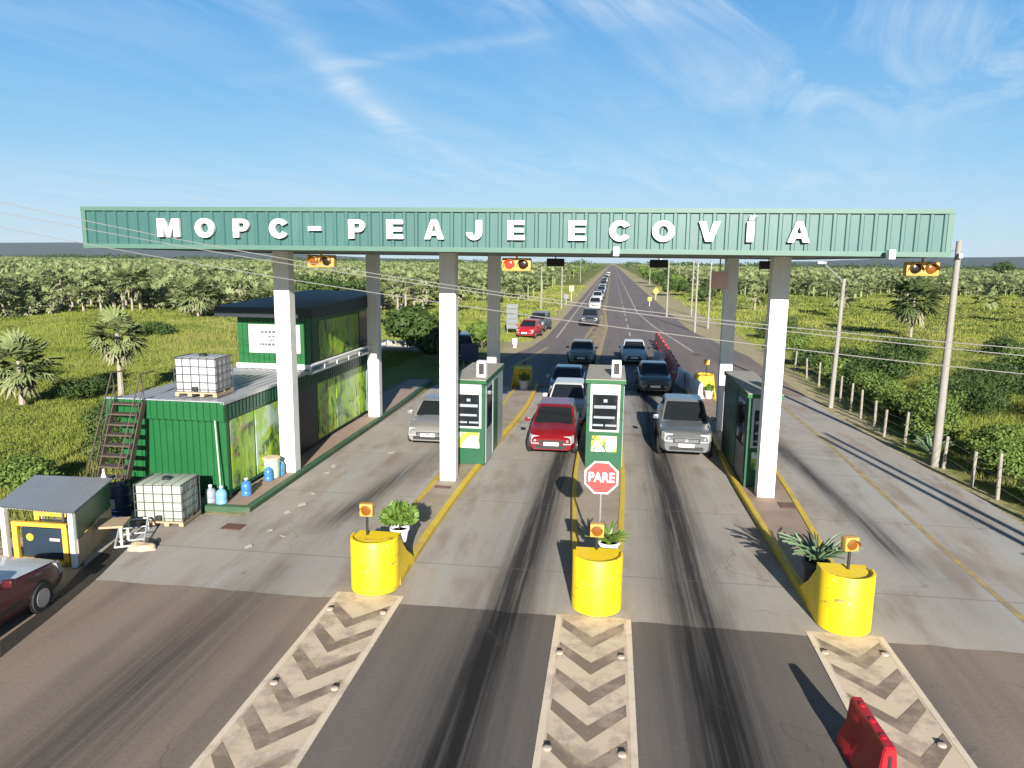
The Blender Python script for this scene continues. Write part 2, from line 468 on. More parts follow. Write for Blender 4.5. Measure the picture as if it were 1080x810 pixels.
def concrete_mat():
    m = Mat('apron_concrete', (.3,.28,.25), .82, spec=.3)
    n = m.noise(.35, 6, .62); f = m.noise(9, 4, .6); l = m.noise(.5, 5, .65, stretch=(2.6,.14,1))
    c = m.mix(n, (.255,.228,.195), (.45,.41,.358))
    c = m.mix(m.math('MULTIPLY', m.ramp(l, .46, .66), .5), c, (.37,.385,.38))
    c = m.mix(m.math('MULTIPLY', m.ramp(m.noise(.8, 5, .6, stretch=(1.5,.35,1), off=(9,2,0)), .46, .68), .65), c, (.21,.16,.12))
    c = m.mix(m.math('MULTIPLY', f, .25), c, (.22,.20,.18))
    c = m.mix(lane_streaks(m, WIDE), c, (.17,.155,.145))
    c = m.mix(lane_streaks(m, LANES), c, (.030,.027,.026))
    spots = m.ramp(m.noise(2.3, 3, .55, off=(4,4,0)), .70, .76)
    c = m.mix(m.math('MULTIPLY', spots, .5), c, (.10,.085,.075))
    # slab joints
    X = m.xyz()
    jy = m.math('ABSOLUTE', m.math('SUBTRACT', m.math('MODULO', m.math('ADD', X[1], 50.0), 4.5), 2.25))
    j = m.math('MULTIPLY', m.math('SUBTRACT', 1.0, m.ramp(jy, .012, .035)), .45)
    c = m.mix(j, c, (.12,.105,.09))
    c = cracks(m, c)
    m.color(c); m.bump(f, .25, .01)
    return m.m
def asphalt_mat():
    m = Mat('road_asphalt', (.07,.065,.06), .85, spec=.3)
    n = m.noise(.3, 6, .6); f = m.noise(14, 3, .6); l = m.noise(.5, 5, .6, stretch=(2.2,.12,1))
    X = m.xyz()
    c = m.mix(n, (.130,.112,.097), (.192,.167,.143))
    dusty = m.math('SUBTRACT', 1.0, m.ramp(X[0], -5.6, -3.6))
    dusty2 = m.ramp(X[0], 5.1, 5.9)
    near = m.math('SUBTRACT', 1.0, m.ramp(X[1], 40, 60))
    d = m.math('MULTIPLY', m.math('MULTIPLY', m.math('MAXIMUM', dusty, dusty2), near), m.math('ADD', m.math('MULTIPLY', n, .55), .30))
    c = m.mix(d, c, (.33,.245,.185))
    rd = m.math('MULTIPLY', m.ramp(m.noise(.5, 4, .6, stretch=(1.2,.5,1), off=(1,7,0)), .52, .7), m.math('MULTIPLY', d, .7))
    c = m.mix(rd, c, (.30,.19,.14))
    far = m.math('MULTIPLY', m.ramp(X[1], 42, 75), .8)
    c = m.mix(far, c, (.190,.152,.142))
    c = m.mix(m.math('MULTIPLY', m.ramp(l, .45, .7), .40), c, (.085,.078,.074))
    c = m.mix(m.math('MULTIPLY', f, .30), c, (.05,.046,.043))
    c = m.mix(lane_streaks(m, WIDE), c, (.055,.05,.05))
    c = m.mix(lane_streaks(m, LANES), c, (.010,.010,.011))
    spots = m.ramp(m.noise(2.6, 3, .5, off=(4,1,0)), .72, .77)
    c = m.mix(m.math('MULTIPLY', spots, .6), c, (.035,.03,.028))
    c = cracks(m, c)
    m.color(c); m.bump(f, .35, .012)
    return m.m
def worn_paint(name, col, under, wear=.5, lo=.45, hi=.62, scale=1.7):
    m = Mat(name, col, .75, spec=.3)
    n = m.ramp(m.noise(scale, 7, .68), lo, hi)
    c = m.mix(m.noise(.6, 3, .5), tuple(q*.88 for q in col), tuple(min(1, q*1.1) for q in col))
    c = m.mix(m.math('MULTIPLY', n, wear), c, under)
    c = m.mix(m.math('MULTIPLY', m.noise(11, 4, .6), .22), c, under)
    m.color(c); return m.m
def field_mat(name, cols, yel, dark, verge=True):
    m = Mat(name, cols[0], .9, spec=.15)
    n = m.noise(.045, 5, .6); n2 = m.noise(.35, 5, .65); n3 = m.noise(2.2, 4, .6)
    c = m.mix(n2, cols[0], cols[1])
    c = m.mix(m.math('MULTIPLY', m.ramp(n, .45, .68), .65), c, yel)
    c = m.mix(m.math('MULTIPLY', m.ramp(m.noise(.12, 6, .68, off=(5,5,0)), .52, .66), .6), c, dark)
    c = m.mix(m.math('MULTIPLY', n3, .35), c, dark)
    if verge:
        X = m.xyz(); x, y = X[0], X[1]
        wob = m.math('MULTIPLY', m.math('SUBTRACT', m.noise(.25, 4, .6), .5), 3.0)
        xw = m.math('ADD', x, wob)
        rb = m.math('MULTIPLY', m.math('SUBTRACT', 1.0, m.ramp(xw, 12.4, 15.0)), m.ramp(y, 30, 60))
        rb = m.math('MAXIMUM', rb, m.math('SUBTRACT', 1.0, m.ramp(xw, 10.9, 11.7)))
        lb = m.math('MULTIPLY', m.ramp(xw, -10.5, -7.2), .9)
        yard = m.math('MULTIPLY', m.ramp(xw, -15.5, -13.6), m.math('SUBTRACT', 1.0, m.ramp(y, 17, 21)))
        msk = m.math('MULTIPLY', rb, m.math('MAXIMUM', lb, yard))
        msk = m.math('MAXIMUM', msk, m.math('MULTIPLY', m.math('SUBTRACT', 1.0, m.ramp(y, 17, 20)), m.math('MULTIPLY', m.ramp(xw, -16, -14), rb)))
        tan = m.mix(n3, (.40,.325,.21), (.52,.425,.28))
        tan = m.mix(m.math('MULTIPLY', n2, .5), tan, (.17,.17,.06))
        c = m.mix(m.math('MULTIPLY', msk, .9), c, tan)
    m.color(c); m.bump(n3, .6, .15)
    return m.m
G_COLS = ((.140,.170,.030), (.195,.210,.046))
M['field'] = field_mat('field_ground', G_COLS, (.25,.215,.07), (.040,.060,.014))
M['grass'] = field_mat('grass_blades', ((.165,.200,.034), (.225,.245,.052)), (.30,.265,.095), (.070,.105,.022), verge=False)
M['concrete'] = concrete_mat()
M['asphalt'] = asphalt_mat()
M['cream'] = worn_paint('chevron_cream', (.60,.49,.355), (.28,.22,.165), .65, .45, .64)
M['chevron'] = worn_paint('chevron_brown', (.175,.135,.105), (.36,.28,.205), .75, .44, .62)
M['edge_line'] = worn_paint('edge_line_cream', (.66,.56,.43), (.32,.25,.19), .5, .5, .68)
M['line_white'] = worn_paint('line_white', (.50,.45,.38), (.20,.17,.14), .6)
M['line_yellow'] = worn_paint('line_yellow', (.42,.31,.10), (.24,.20,.15), .85, .38, .6)
M['median'] = worn_paint('median_paint', (.34,.25,.12), (.19,.155,.13), .9, .36, .66, .8)
M['island'] = worn_paint('island_concrete', (.33,.275,.215), (.24,.18,.13), .6, scale=.9)
M['island_red'] = worn_paint('island_terracotta', (.30,.22,.165), (.20,.15,.115), .6, scale=.9)
def leaf_mat(name, a, b, dark, scale=.6, trans=.0):
    m = Mat(name, a, .6, spec=.2)
    m.pos()
    c = m.mix(m.noise(scale, 4, .6), a, b)
    c = m.mix(m.math('MULTIPLY', m.noise(5, 3, .6), .5), c, dark)
    m.color(c)
    if trans:
        m.b.inputs['Transmission Weight'].default_value = 0
    return m.m
M['palm_leaf'] = leaf_mat('palm_frond', (.175,.220,.085), (.245,.275,.130), (.12,.155,.055), .3)
M['palm_leaf_dark'] = leaf_mat('palm_frond_dark', (.075,.110,.035), (.11,.145,.055), (.04,.06,.02), .3)
M['palm_dead'] = leaf_mat('palm_dry_frond', (.30,.29,.17), (.24,.24,.14), (.17,.17,.09), 1.5)
M['palm_trunk'] = mat('palm_trunk', (.30,.26,.21), .9, var=.3, scale=5)
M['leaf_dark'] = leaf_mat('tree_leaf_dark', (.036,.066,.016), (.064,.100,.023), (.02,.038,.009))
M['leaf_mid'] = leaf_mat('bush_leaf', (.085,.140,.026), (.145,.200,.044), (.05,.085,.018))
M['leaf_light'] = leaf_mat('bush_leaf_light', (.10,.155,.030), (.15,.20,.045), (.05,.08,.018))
M['scrub_leaf'] = leaf_mat('scrub_leaf', (.115,.160,.028), (.205,.225,.050), (.075,.105,.022), .12)
M['bark'] = mat('bark', (.12,.09,.065), .9, var=.3, scale=6)
M['hill'] = field_mat('hill_woods', ((.022,.040,.034), (.032,.052,.044)), (.036,.050,.042), (.016,.030,.026), verge=False)

# ------------------------------------------------------------------ ground, roads, apron
def hnoise(x, y):
    return (np.sin(x*.21+1.3)*np.sin(y*.17+.4)*.5 + np.sin(x*.47+y*.31)*.28 + np.sin(x*.9-y*.77+2)*.14 + np.sin(x*.05+.6)*np.sin(y*.043)*.8)
def sstep(v, a, b):
    t = np.clip((v-a)/(b-a), 0, 1); return t*t*(3-2*t)
def terrain(x, y):
    x = np.asarray(x, float); y = np.asarray(y, float)
    lm = sstep(-x, 14.5, 20); rm = sstep(x, 12.0, 17)
    k = np.maximum(lm, rm)*(1-sstep(y, 500, 1200))*(1-sstep(np.abs(x), 500, 1200))
    return -.05 + k*(hnoise(x, y)*.28 - .12)
def graded(fine_lo, fine_hi, step, far_lo, far_hi, ratio=1.18):
    a = list(np.arange(fine_lo, fine_hi+1e-6, step))
    s = step; v = fine_hi
    while v < far_hi: s *= ratio; v += s; a.append(v)
    s = step; v = fine_lo
    while v > far_lo: s *= ratio; v -= s; a.insert(0, v)
    return np.array(a)
gx = graded(-90, 90, 1.5, -16000, 16000); gy = graded(-6, 160, 1.5, -300, 16000)
XX, YY = np.meshgrid(gx, gy)
ZZ = terrain(XX, YY)
nx, ny = len(gx), len(gy)
ii = np.arange(nx*ny).reshape(ny, nx)
gf = np.stack([ii[:-1,:-1], ii[:-1,1:], ii[1:,1:], ii[1:,:-1]], -1).reshape(-1, 4)
tag(fast('ground', np.stack([XX, YY, ZZ], -1).reshape(-1, 3), gf, M['field'], smooth=True), kind='structure')

ROAD = [(-10.9,-8),(11.0,-8),(11.0,22),(10.5,29),(10.2,36),(10.2,56),(8.1,76),(7.9,120),(7.9,2600),(-5.7,2600),(-5.7,66),(-6.2,58),(-8.0,47),(-9.4,38),(-9.5,33),(-9.5,17),(-10.9,16.2)]
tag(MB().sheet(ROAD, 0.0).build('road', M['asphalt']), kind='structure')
YJ = 13.35
_jr = random.Random(4)
APR = [(-10.8+21.8*i_/60, YJ-.05-.20*i_/60+_jr.uniform(-.035,.035)) for i_ in range(61)] + [(11.0,22),(10.5,29),(10.2,36),(10.2,39),(-9.3,39),(-9.45,17.45),(-12.6,17.2),(-12.4,15.4)]
tag(MB().sheet(APR, 0.004).build('concrete_apron', M['concrete']), kind='structure')

# ground hills on the horizon
def hills(name, pts, y, depth):
    rng = np.random.RandomState(3)
    n = 90; xs = np.linspace(pts[0][0], pts[-1][0], n)
    hs = np.interp(xs, [p[0] for p in pts], [p[1] for p in pts])
    hs = hs + np.sin(xs*.0013)*4 + np.sin(xs*.0041+1)*2.5 + rng.rand(n)*2
    rows = 9; v = []
    for j in range(rows):
        t = j/(rows-1)
        for i in range(n):
            v.append((xs[i], y + depth*t, max(-3, hs[i]*math.sin(math.pi*min(t*1.2, 1)*.5) - (2 if j == 0 else 0) + rng.rand()*1.5)))
    ix = np.arange(n*rows).reshape(rows, n)
    f = np.stack([ix[:-1,:-1], ix[:-1,1:], ix[1:,1:], ix[1:,:-1]], -1).reshape(-1, 4)
    return tag(fast(name, v, f, M['hill'], smooth=True), kind='structure')
hills('hills', [(-9000,100),(-6500,112),(-4300,116),(-3600,98),(-2600,46),(-1800,22),(-1000,14)], 4600, 1500)
hills('hills', [(1000,20),(1500,30),(2200,72),(3200,92),(4500,96),(8000,104)], 4300, 1500)

# painted lines
mk = MB()
def line(pts, wd, z, mi):
    pts = [Vector((p[0], p[1], 0)) for p in pts]
    for a, b in zip(pts[:-1], pts[1:]):
        d = (b-a).normalized(); n = Vector((-d.y, d.x, 0))*wd/2
        mk.sheet([(a-n)[:2], (b-n)[:2], (b+n)[:2], (a+n)[:2]], z, mi)
mk.sheet([(-2.9,43),(-1.0,43),(-.45,78),(-.72,112),(-1.02,112),(-1.25,78)], .006, 2)
line([(-1.05,70),(-1.0,100),(-1.0,900)], .16, .008, 1)
line([(-0.72,100),(-0.7,900)], .14, .008, 1)
line([(-3.0,42),(-1.05,100)], .30, .008, 1)
line([(-0.95,42),(-0.35,78),(-0.72,100)], .24, .008, 1)
for k in range(42):      # white dashes between the two lanes of the far carriageway
    y = 60+k*9.0
    line([(1.85,y),(1.88,y+4.2)], .16, .008, 0)
line([(6.4,58),(4.65,80),(3.6,102),(3.7,900)], .18, .008, 0)
line([(-4.75,66),(-4.75,900)], .16, .008, 0)
line([(-6.2,46),(-4.9,58)], .3, .008, 1)
line([(8.1,12.5),(8.12,18),(8.25,23),(8.4,29),(8.3,37),(8.2,39)], .15, .008, 1)
line([(8.1,5),(8.1,12.5)], .14, .008, 1)
for k in range(7):       # bars of the painted median before the booths
    y = 46+k*5.0; a = -3.0+(y-42)*.0336; b = -0.95+(y-42)*.0167
    mk.sheet([(a+.1,y),(b-.1,y+1.6),(b-.1,y+2.5),(a+.1,y+.9)], .008, 1)
tag(mk.build('road_marking', [M['line_white'], M['line_yellow'], M['median']], smooth=False), kind='structure')

STRIPS = [((-5.34,-3.94),(4.0,13.55)), ((-.84,.58),(4.0,13.3)), ((3.78,5.14),(4.0,13.35))]
for (xa, xb), (ya, yb) in STRIPS:
    c = MB().sheet([(xa,ya),(xb,ya),(xb,yb),(xa,yb)], .008, 0)
    xm = (xa+xb)/2; e0, e1 = xa+.14, xb-.14
    y = 13.1
    while y > 5:
        wd = .30
        c.sheet([(e0,y),(xm,y-.62),(xm,y-.62-wd*1.25),(e0,y-wd)], .012, 1)
        c.sheet([(xm,y-.62),(e1,y),(e1,y-wd),(xm,y-.62-wd*1.25)], .012, 1)
        y -= .87
    for ea in (xa, xb-.10):
        c.sheet([(ea,ya),(ea+.10,ya),(ea+.10,yb-.05),(ea,yb-.05)], .0125, 2)
    tag(c.build('road_marking', [M['cream'], M['chevron'], M['edge_line']], smooth=False), kind='structure')

# office plinth and traffic islands (real kerbs)
def island(name, outline, kerb, h, top_m, kerb_m):
    # outline ccw; flat top plus a raised kerb band round the rim
    n = len(outline)
    P = [Vector((p[0], p[1])) for p in outline]
    inner = []
    for i in range(n):
        a, b, c = P[i-1], P[i], P[(i+1) % n]
        d1 = (b-a).normalized(); d2 = (c-b).normalized()
        n1 = Vector((-d1.y, d1.x)); n2 = Vector((-d2.y, d2.x))
        m = (n1+n2).normalized(); inner.append(b + m*kerb/max(.35, m.dot(n1)))
    k = MB()
    vs = [(p.x, p.y, -.02) for p in P] + [(p.x, p.y, h-.02) for p in P] + [(p.x+(q.x-p.x)*.18, p.y+(q.y-p.y)*.18, h) for p, q in zip(P, inner)] + [(q.x, q.y, h) for q in inner] + [(q.x, q.y, h-.03) for q in inner]
    fs = []
    for i in range(n):
        j = (i+1) % n
        for a in range(4): fs.append((a*n+i, a*n+j, (a+1)*n+j, (a+1)*n+i))
    k.add(vs, fs, 0)
    k.add([(q.x, q.y, h-.022) for q in inner], [list(range(n))], 1)
    return tag(k.build(name, [kerb_m, top_m]), kind='structure')
def smooth_side(pts, n=18):
    ys = [p[1] for p in pts]; xs = [p[0] for p in pts]
    o = []
    for i in range(n+1):
        y = ys[0]+(ys[-1]-ys[0])*i/n
        o.append((float(np.interp(y, ys, xs)), y))
    for _ in range(2):
        o = [o[0]]+[((o[i-1][0]+o[i][0]*2+o[i+1][0])/4, o[i][1]) for i in range(1, n)]+[o[-1]]
    return o
def isl_outline(left, right):
    return smooth_side(right) + list(reversed(smooth_side(left)))
island('traffic_island', isl_outline([(-5.16,14.05),(-5.25,17),(-5.15,24),(-4.95,31),(-4.95,39.5)], [(-4.16,14.05),(-4.2,17),(-4.12,21),(-3.95,26),(-3.6,33),(-3.75,39.5)]), .16, .15, M['island'], M['kerb_yellow'])
island('traffic_island', isl_outline([(-.56,13.85),(-.72,16.5),(-1.02,22),(-1.0,28),(-.8,39.5)], [(.38,13.85),(.46,16.5),(.62,22),(.6,28),(.5,39.5)]), .13, .15, M['island'], M['kerb_yellow'])
island('traffic_island', isl_outline([(4.06,13.85),(3.98,18),(3.88,23),(4.0,29),(4.05,39.5)], [(5.0,13.85),(5.2,17),(5.5,22),(5.6,27),(5.2,39.5)]), .15, .15, M['island_red'], M['kerb_yellow'])
island('pavement', [(-13.8,17.5),(-9.36,17.72),(-9.46,32),(-9.75,40),(-11.2,40),(-11.5,31.9),(-13.8,31.9)], .17, .15, M['terracotta'], M['kerb_green'])
tag(MB().box(11.0,11.16,-8,19.5,-.05,.10).build('kerb', M['island']), kind='structure')

# ------------------------------------------------------------------ toll canopy
XL, XR, YF, YB, ZB, ZT = -13.61, 7.44, 17.8, 31.2, 6.915, 7.96
can = thing('toll_canopy', 'wide green corrugated toll gate canopy on six white pillars', 'toll gate', (-3.1, 24.5, 0))
can_off = Vector((-3.1, 24.5, 0))
def cpart(mb, name, m, parent=None):
    mb.v = [(v[0]-can_off.x, v[1]-can_off.y, v[2]) for v in mb.v]
    return mb.build(name, m, parent or can, smooth=False)
def corr(mb, x0, x1, y, z0, z1, pitch, d, sgn=-1, back=.05):
    xs = []; x = x0
    n = int(round((x1-x0)/pitch)); p = (x1-x0)/n
    for i in range(n):
        a = x0+i*p
        xs += [(a,0),(a+p*.62,0),(a+p*.70,d),(a+p*.92,d)]
    xs.append((x1,0))
    front = [(q[0], y+sgn*q[1]) for q in xs]
    vs = [(q[0],q[1],z0) for q in front]+[(q[0],q[1],z1) for q in front]
    m = len(front)
    mb.add(vs, [(i,i+1,m+i+1,m+i) if sgn < 0 else (i+1,i,m+i,m+i+1) for i in range(m-1)])
    return mb
f = MB(); corr(f, XL+.1, XR-.1, YF, ZB+.1, ZT-.09, .295, .035)
fas = cpart(f, 'front_fascia', M['teal'])
t = MB()
t.box(XL, XR, YF-.06, YF+.12, ZB, ZB+.11); t.box(XL, XR, YF-.07, YF+.12, ZT-.10, ZT)
t.box(XL, XL+.12, YF-.055, YF+.12, ZB+.11, ZT-.10); t.box(XR-.12, XR, YF-.055, YF+.12, ZB+.11, ZT-.10)
cpart(t, 'fascia_trim', M['teal_trim'])
b = MB(); corr(b, XL+.1, XR-.1, YB, ZB, ZT-.08, .295, .035, sgn=1)
b.box(XL, XR, YB-.1, YB+.06, ZT-.08, ZT); b.box(XL, XR, YB-.1, YB-.02, ZB, ZT-.08)
cpart(b, 'rear_fascia', M['teal'])
for x, sg in ((XL, 1), (XR, -1)):
    cpart(MB().box(min(x, x+sg*.08), max(x, x+sg*.08), YF+.12, YB-.1, ZB, ZT), 'side_fascia', M['teal'])
dk = MB().box(XL+.09, XR-.09, YF+.13, YB-.11, ZB+.18, ZB+.26)
for y in np.arange(YF+1.2, YB-.5, 1.9): dk.box(XL+.09, XR-.09, y-.05, y+.05, ZB+.02, ZB+.18)
cpart(dk, 'roof_deck', M['deck'])
for px_ in (-9.79, -4.72, 4.57):
    for py_ in (21.25, 29.7):
        z0 = .128
        p = MB().bbox(px_-.24, px_+.24, py_-.21, py_+.21, z0, ZB+.02, .02)
        cpart(p, 'pillar', M['white_steel'])
    g = MB().box(px_-.12, px_+.12, YF+.14, YB-.12, ZB+.022, ZB+.17)
    cpart(g, 'roof_beam', M['deck'])

# letters
def arc_strip(cx, cz, ro, ri, a0, a1, n=14):
    out = []
    for k in range(n):
        t0, t1 = a0+(a1-a0)*k/n, a0+(a1-a0)*(k+1)/n
        out.append([(cx+ro[0]*math.cos(t0), cz+ro[1]*math.sin(t0)), (cx+ro[0]*math.cos(t1), cz+ro[1]*math.sin(t1)), (cx+ri[0]*math.cos(t1), cz+ri[1]*math.sin(t1)), (cx+ri[0]*math.cos(t0), cz+ri[1]*math.sin(t0))])
    return out
def glyph(ch):
    """heavy block letters as abutting convex pieces; cap height 1"""
    q = lambda x0, x1, z0, z1: [(x0,z0),(x1,z0),(x1,z1),(x0,z1)]
    if ch == 'M': P_ = [q(0,.32,0,1), q(.93,1.25,0,1), [(.32,.62),(.53,0),(.625,.0),(.625,.36),(.40,1),(.32,1)], [(.625,0),(.72,0),(.93,.62),(.93,1),(.85,1),(.625,.36)]]
    elif ch == 'O': P_ = arc_strip(.55, .5, (.55,.53), (.24,.27), 0, 2*math.pi, 32)
    elif ch == 'C': P_ = arc_strip(.55, .5, (.55,.53), (.23,.27), math.radians(34), math.radians(326), 28)
    elif ch == 'P': P_ = [q(0,.31,0,1), q(.31,.55,.78,1), q(.31,.55,.34,.55)] + arc_strip(.55, .67, (.36,.33), (.10,.115), -math.pi/2, math.pi/2, 14)
    elif ch == 'E': P_ = [q(0,.31,0,1), q(.31,.90,0,.225), q(.31,.84,.395,.605), q(.31,.88,.775,1)]
    elif ch == 'A': P_ = [[(0,0),(.31,0),(.385,.20),(.385,.42),(.525,.80),(.525,1),(.36,1)], [(1.05,0),(.69,1),(.525,1),(.525,.80),(.665,.42),(.665,.20),(.74,0)], q(.385,.665,.20,.42)]
    elif ch == 'J': P_ = [q(.50,.81,.36,1)] + arc_strip(.405, .36, (.405,.39), (.095,.13), math.pi, 2*math.pi, 16)
    elif ch == 'V': P_ = [[(0,1),(.34,1),(.53,.38),(.53,0),(.36,0)], [(1.06,1),(.70,0),(.53,0),(.53,.38),(.72,1)]]
    elif ch == 'Í': P_ = [q(0,.32,0,1), [(.06,1.07),(.22,1.07),(.40,1.30),(.12,1.30)]]
    else: P_ = [q(0,.52,.40,.63)]
    m = MB()
    for pl in P_:
        ar = sum(pl[i][0]*pl[(i+1)%len(pl)][1]-pl[(i+1)%len(pl)][0]*pl[i][1] for i in range(len(pl)))
        if ar < 0: pl = pl[::-1]
        k = len(pl)
        m.add([(x,-.08,z) for x, z in pl]+[(x,.08,z) for x, z in pl], [tuple(range(k)), tuple(reversed(range(k,2*k)))]+[(i,k+i,k+(i+1)%k,(i+1)%k) for i in range(k)])
    o = m.build('letter', M['letter'], None, smooth=False)
    me = o.data; bpy.data.objects.remove(o); return me
LET = [('M',181,1.15),('O',219,1.12),('P',257,1.1),('C',296,1.12),('-',334,1.5),('P',378,1.1),('E',418,1.12),('A',459,1.1),('J',501,1.15),('E',545,1.12),('E',609,1.14),('C',653,1.12),('O',699,1.12),('V',747,1.1),('Í',791,1.2),('A',841,1.1)]
for ch, px_, wx in LET:
    me = glyph(ch)
    v = np.empty(len(me.vertices)*3); me.vertices.foreach_get('co', v); v = v.reshape(-1, 3)
    v[:,0] -= (v[:,0].min()+v[:,0].max())/2
    v *= np.array([.455*wx/1.1, .62, .455])
    me.vertices.foreach_set('co', v.ravel()); me.update()
    o = bpy.data.objects.new('letter', me); COL.objects.link(o); o.parent = can
    p = at_y(px_, 250, YF)
    o.location = (p.x-can_off.x, YF-.09-can_off.y, 7.21+.0*p.x)
    o['label'] = 'white raised letter on the green fascia' if ch != '-' else 'white raised dash on the green fascia'

# signal lamps hung under the canopy
def signal(px_, Y, z, lenses, label, facing=1):
    x = at_y(px_, 275, Y).x
    t = thing('traffic_light', label, 'traffic light', (x, Y, z), 0 if facing > 0 else math.pi, 'signal lamps under the canopy')
    h = MB().bbox(-.36,.36,-.08,.14,-.17,.15,.03)
    h.box(-.02,.02,-.02,.02,.15,ZB+.06-z)
    h.build('housing', M['amber'] if facing > 0 else M['trim'], t)
    for i, ln in enumerate(lenses):
        cx = -.17+.34*i
        le = MB().lathe([(.118,-.10),(.10,-.115),(.04,-.125)], (cx,0,0), 16, axis='y'); le.build('lens', ln, t)
        vz = MB(); pts = [(math.cos(a)*.135, math.sin(a)*.135) for a in np.linspace(-.2, math.pi+.2, 12)]
        for a, b2 in zip(pts[:-1], pts[1:]):
            vz.add([(cx+a[0],-.082,a[1]),(cx+b2[0],-.082,b2[1]),(cx+b2[0],-.24,b2[1]-.02),(cx+a[0],-.24,a[1]-.02)], [(0,1,2,3)])
        vz.build('visor', M['amber'], t, smooth=False)
    return t
signal(339, 18.35, 6.66, (M['amber_lens'], M['lens_dark']), 'amber two lens lamp hanging beside the office block pillar')
signal(545, 18.35, 6.64, (M['red_lens'], M['lens_dark']), 'signal lamp showing red under the canopy over the second lane')
signal(973, 18.35, 6.66, (M['lens_dark'], M['amber_lens']), 'amber two lens lamp under the canopy end by the tall pole')
signal(586, 30.6, 6.70, (M['lens_dark'], M['lens_dark']), 'dark back of a signal lamp beside the red one', -1)
signal(695, 30.6, 6.70, (M['lens_dark'], M['lens_dark']), 'dark back of a signal lamp over the silver car lane', -1)
signal(811, 30.6, 6.70, (M['lens_dark'], M['lens_dark']), 'dark back of a signal lamp close to the bypass lane pillar', -1)
def camera_unit(px_, label):
    x = at_y(px_, 262, YF-.2).x
    t = thing('security_camera', label, 'camera', (x, YF-.07, ZB+.05))
    MB().box(-.03,.03,-.16,0,-.02,.02).build('bracket', M['white_plastic'], t)
    MB().bbox(-.07,.07,-.36,-.14,-.11,.10,.02).build('housing', M['letter'], t)
camera_unit(650, 'small white camera on the fascia edge below the lettering')
camera_unit(938, 'small white camera on the fascia edge at its plain end')
# square faded sign by the rear pillar
x = at_y(759, 291, 29.2).x
t = thing('hanging_sign', 'faded pink square sign hanging beside the rear pillar', 'sign', (x, 29.2, 6.1))
MB().bbox(-.31,.31,-.02,.02,-.33,.33,.01).build('sign_board', M['pink'], t)
MB().box(-.025,.025,-.015,.015,.33,.88).build('bracket', M['steel'], t)

# ------------------------------------------------------------------ office building
ob = thing('office_building', 'green corrugated two level toll office with painted jungle panels', 'building', (-11.6, 24.5, 0))
oo = Vector((-11.6, 24.5, 0))
def opart(mb, name, m, parent=None, smooth=False, label=None):
    if not isinstance(parent, Vector):
        mb.v = [(v[0]-oo.x, v[1]-oo.y, v[2]) for v in mb.v]
    o = mb.build(name, m, parent if (parent is not None and not isinstance(parent, Vector)) else ob, smooth=smooth)
    if label: o['label'] = label
    return o
OX0, OX1, OY0, OY1, OZ = -13.35, -10.28, 18.35, 31.3, 2.84
def mural_mat(name, sky_, seed, k=1.0):
    m = Mat(name, (.1,.2,.05), .4)
    a = m.noise(1.5, 5, .6, stretch=(1,1.0,.8), dist=1.2, off=(seed,0,0)); b_ = m.noise(1.3, 5, .6, stretch=(1,1.6,.35), dist=2.0, off=(0,seed,0))
    X = m.xyz()
    c = m.mix(m.ramp(a, .38, .55), (.02*k,.075*k,.018*k), (.26*k,.46*k,.03*k))
    c = m.mix(m.math('MULTIPLY', m.ramp(b_, .54, .64), .8), c, (.52*k,.62*k,.05*k))
    c = m.mix(m.math('MULTIPLY', m.ramp(m.noise(2.2, 4, .6, off=(seed,seed,4), dist=1), .60, .66), .75), c, (.42*k,.18*k,.08*k))
    c = m.mix(m.math('MULTIPLY', m.ramp(m.noise(.9, 3, .5, off=(3,seed,9)), .52, .62), sky_), c, (.48,.60,.52))
    m.color(c); return m.m
lw = MB()
corr(lw, OX0, OX1, OY0, .25, OZ, .19, .03)      # corrugated front
lw.box(OX0+.002, OX1-.002, OY0+.004, OY1, .25, OZ-.02)
lw.box(OX0+.2, OX1-.25, OY0+.3, OY1-.2, .13, .25)
opart(lw, 'lower_wall', M['green'])
opart(MB().box(OX1-.06, OX1+.03, OY0-.04, OY0+.1, .13, OZ-.4), 'corner_post', M['green'])
bd = MB(); corr(bd, OX0-.35, OX1+.06, OY0-.14, OZ-.50, OZ+.02, .19, .03)
bd.box(OX0-.35, OX1+.06, OY0-.135, OY0-.035, OZ-.50, OZ+.02)
opart(bd, 'parapet_band', M['green'])
# corrugated band down the road side
sb = MB(); y = OY0-.03
while y < OY1:
    sb.box(OX1+.01, OX1+.045, y, y+.10, OZ-.46, OZ-.04); sb.box(OX1+.005, OX1+.025, y+.10, y+.2, OZ-.46, OZ-.04); y += .2
opart(sb, 'parapet_band', M['green_dark'])
opart(MB().box(OX1-.02, OX1+.07, OY0-.16, OY1, OZ-.04, OZ+.035).box(OX0-.36, OX1-.02, OY0-.16, OY0-.02, OZ+.02, OZ+.045), 'coping', M['roof_sheet'])
rf = MB(); xx = OX0
while xx < OX1-.05:
    rf.box(xx, min(xx+.22, OX1-.03), OY0-.02, OY1, OZ-.02, OZ); rf.box(xx, xx+.05, OY0-.02, OY1, OZ, OZ+.03); xx += .25
opart(rf, 'lower_roof', M['roof_sheet'])
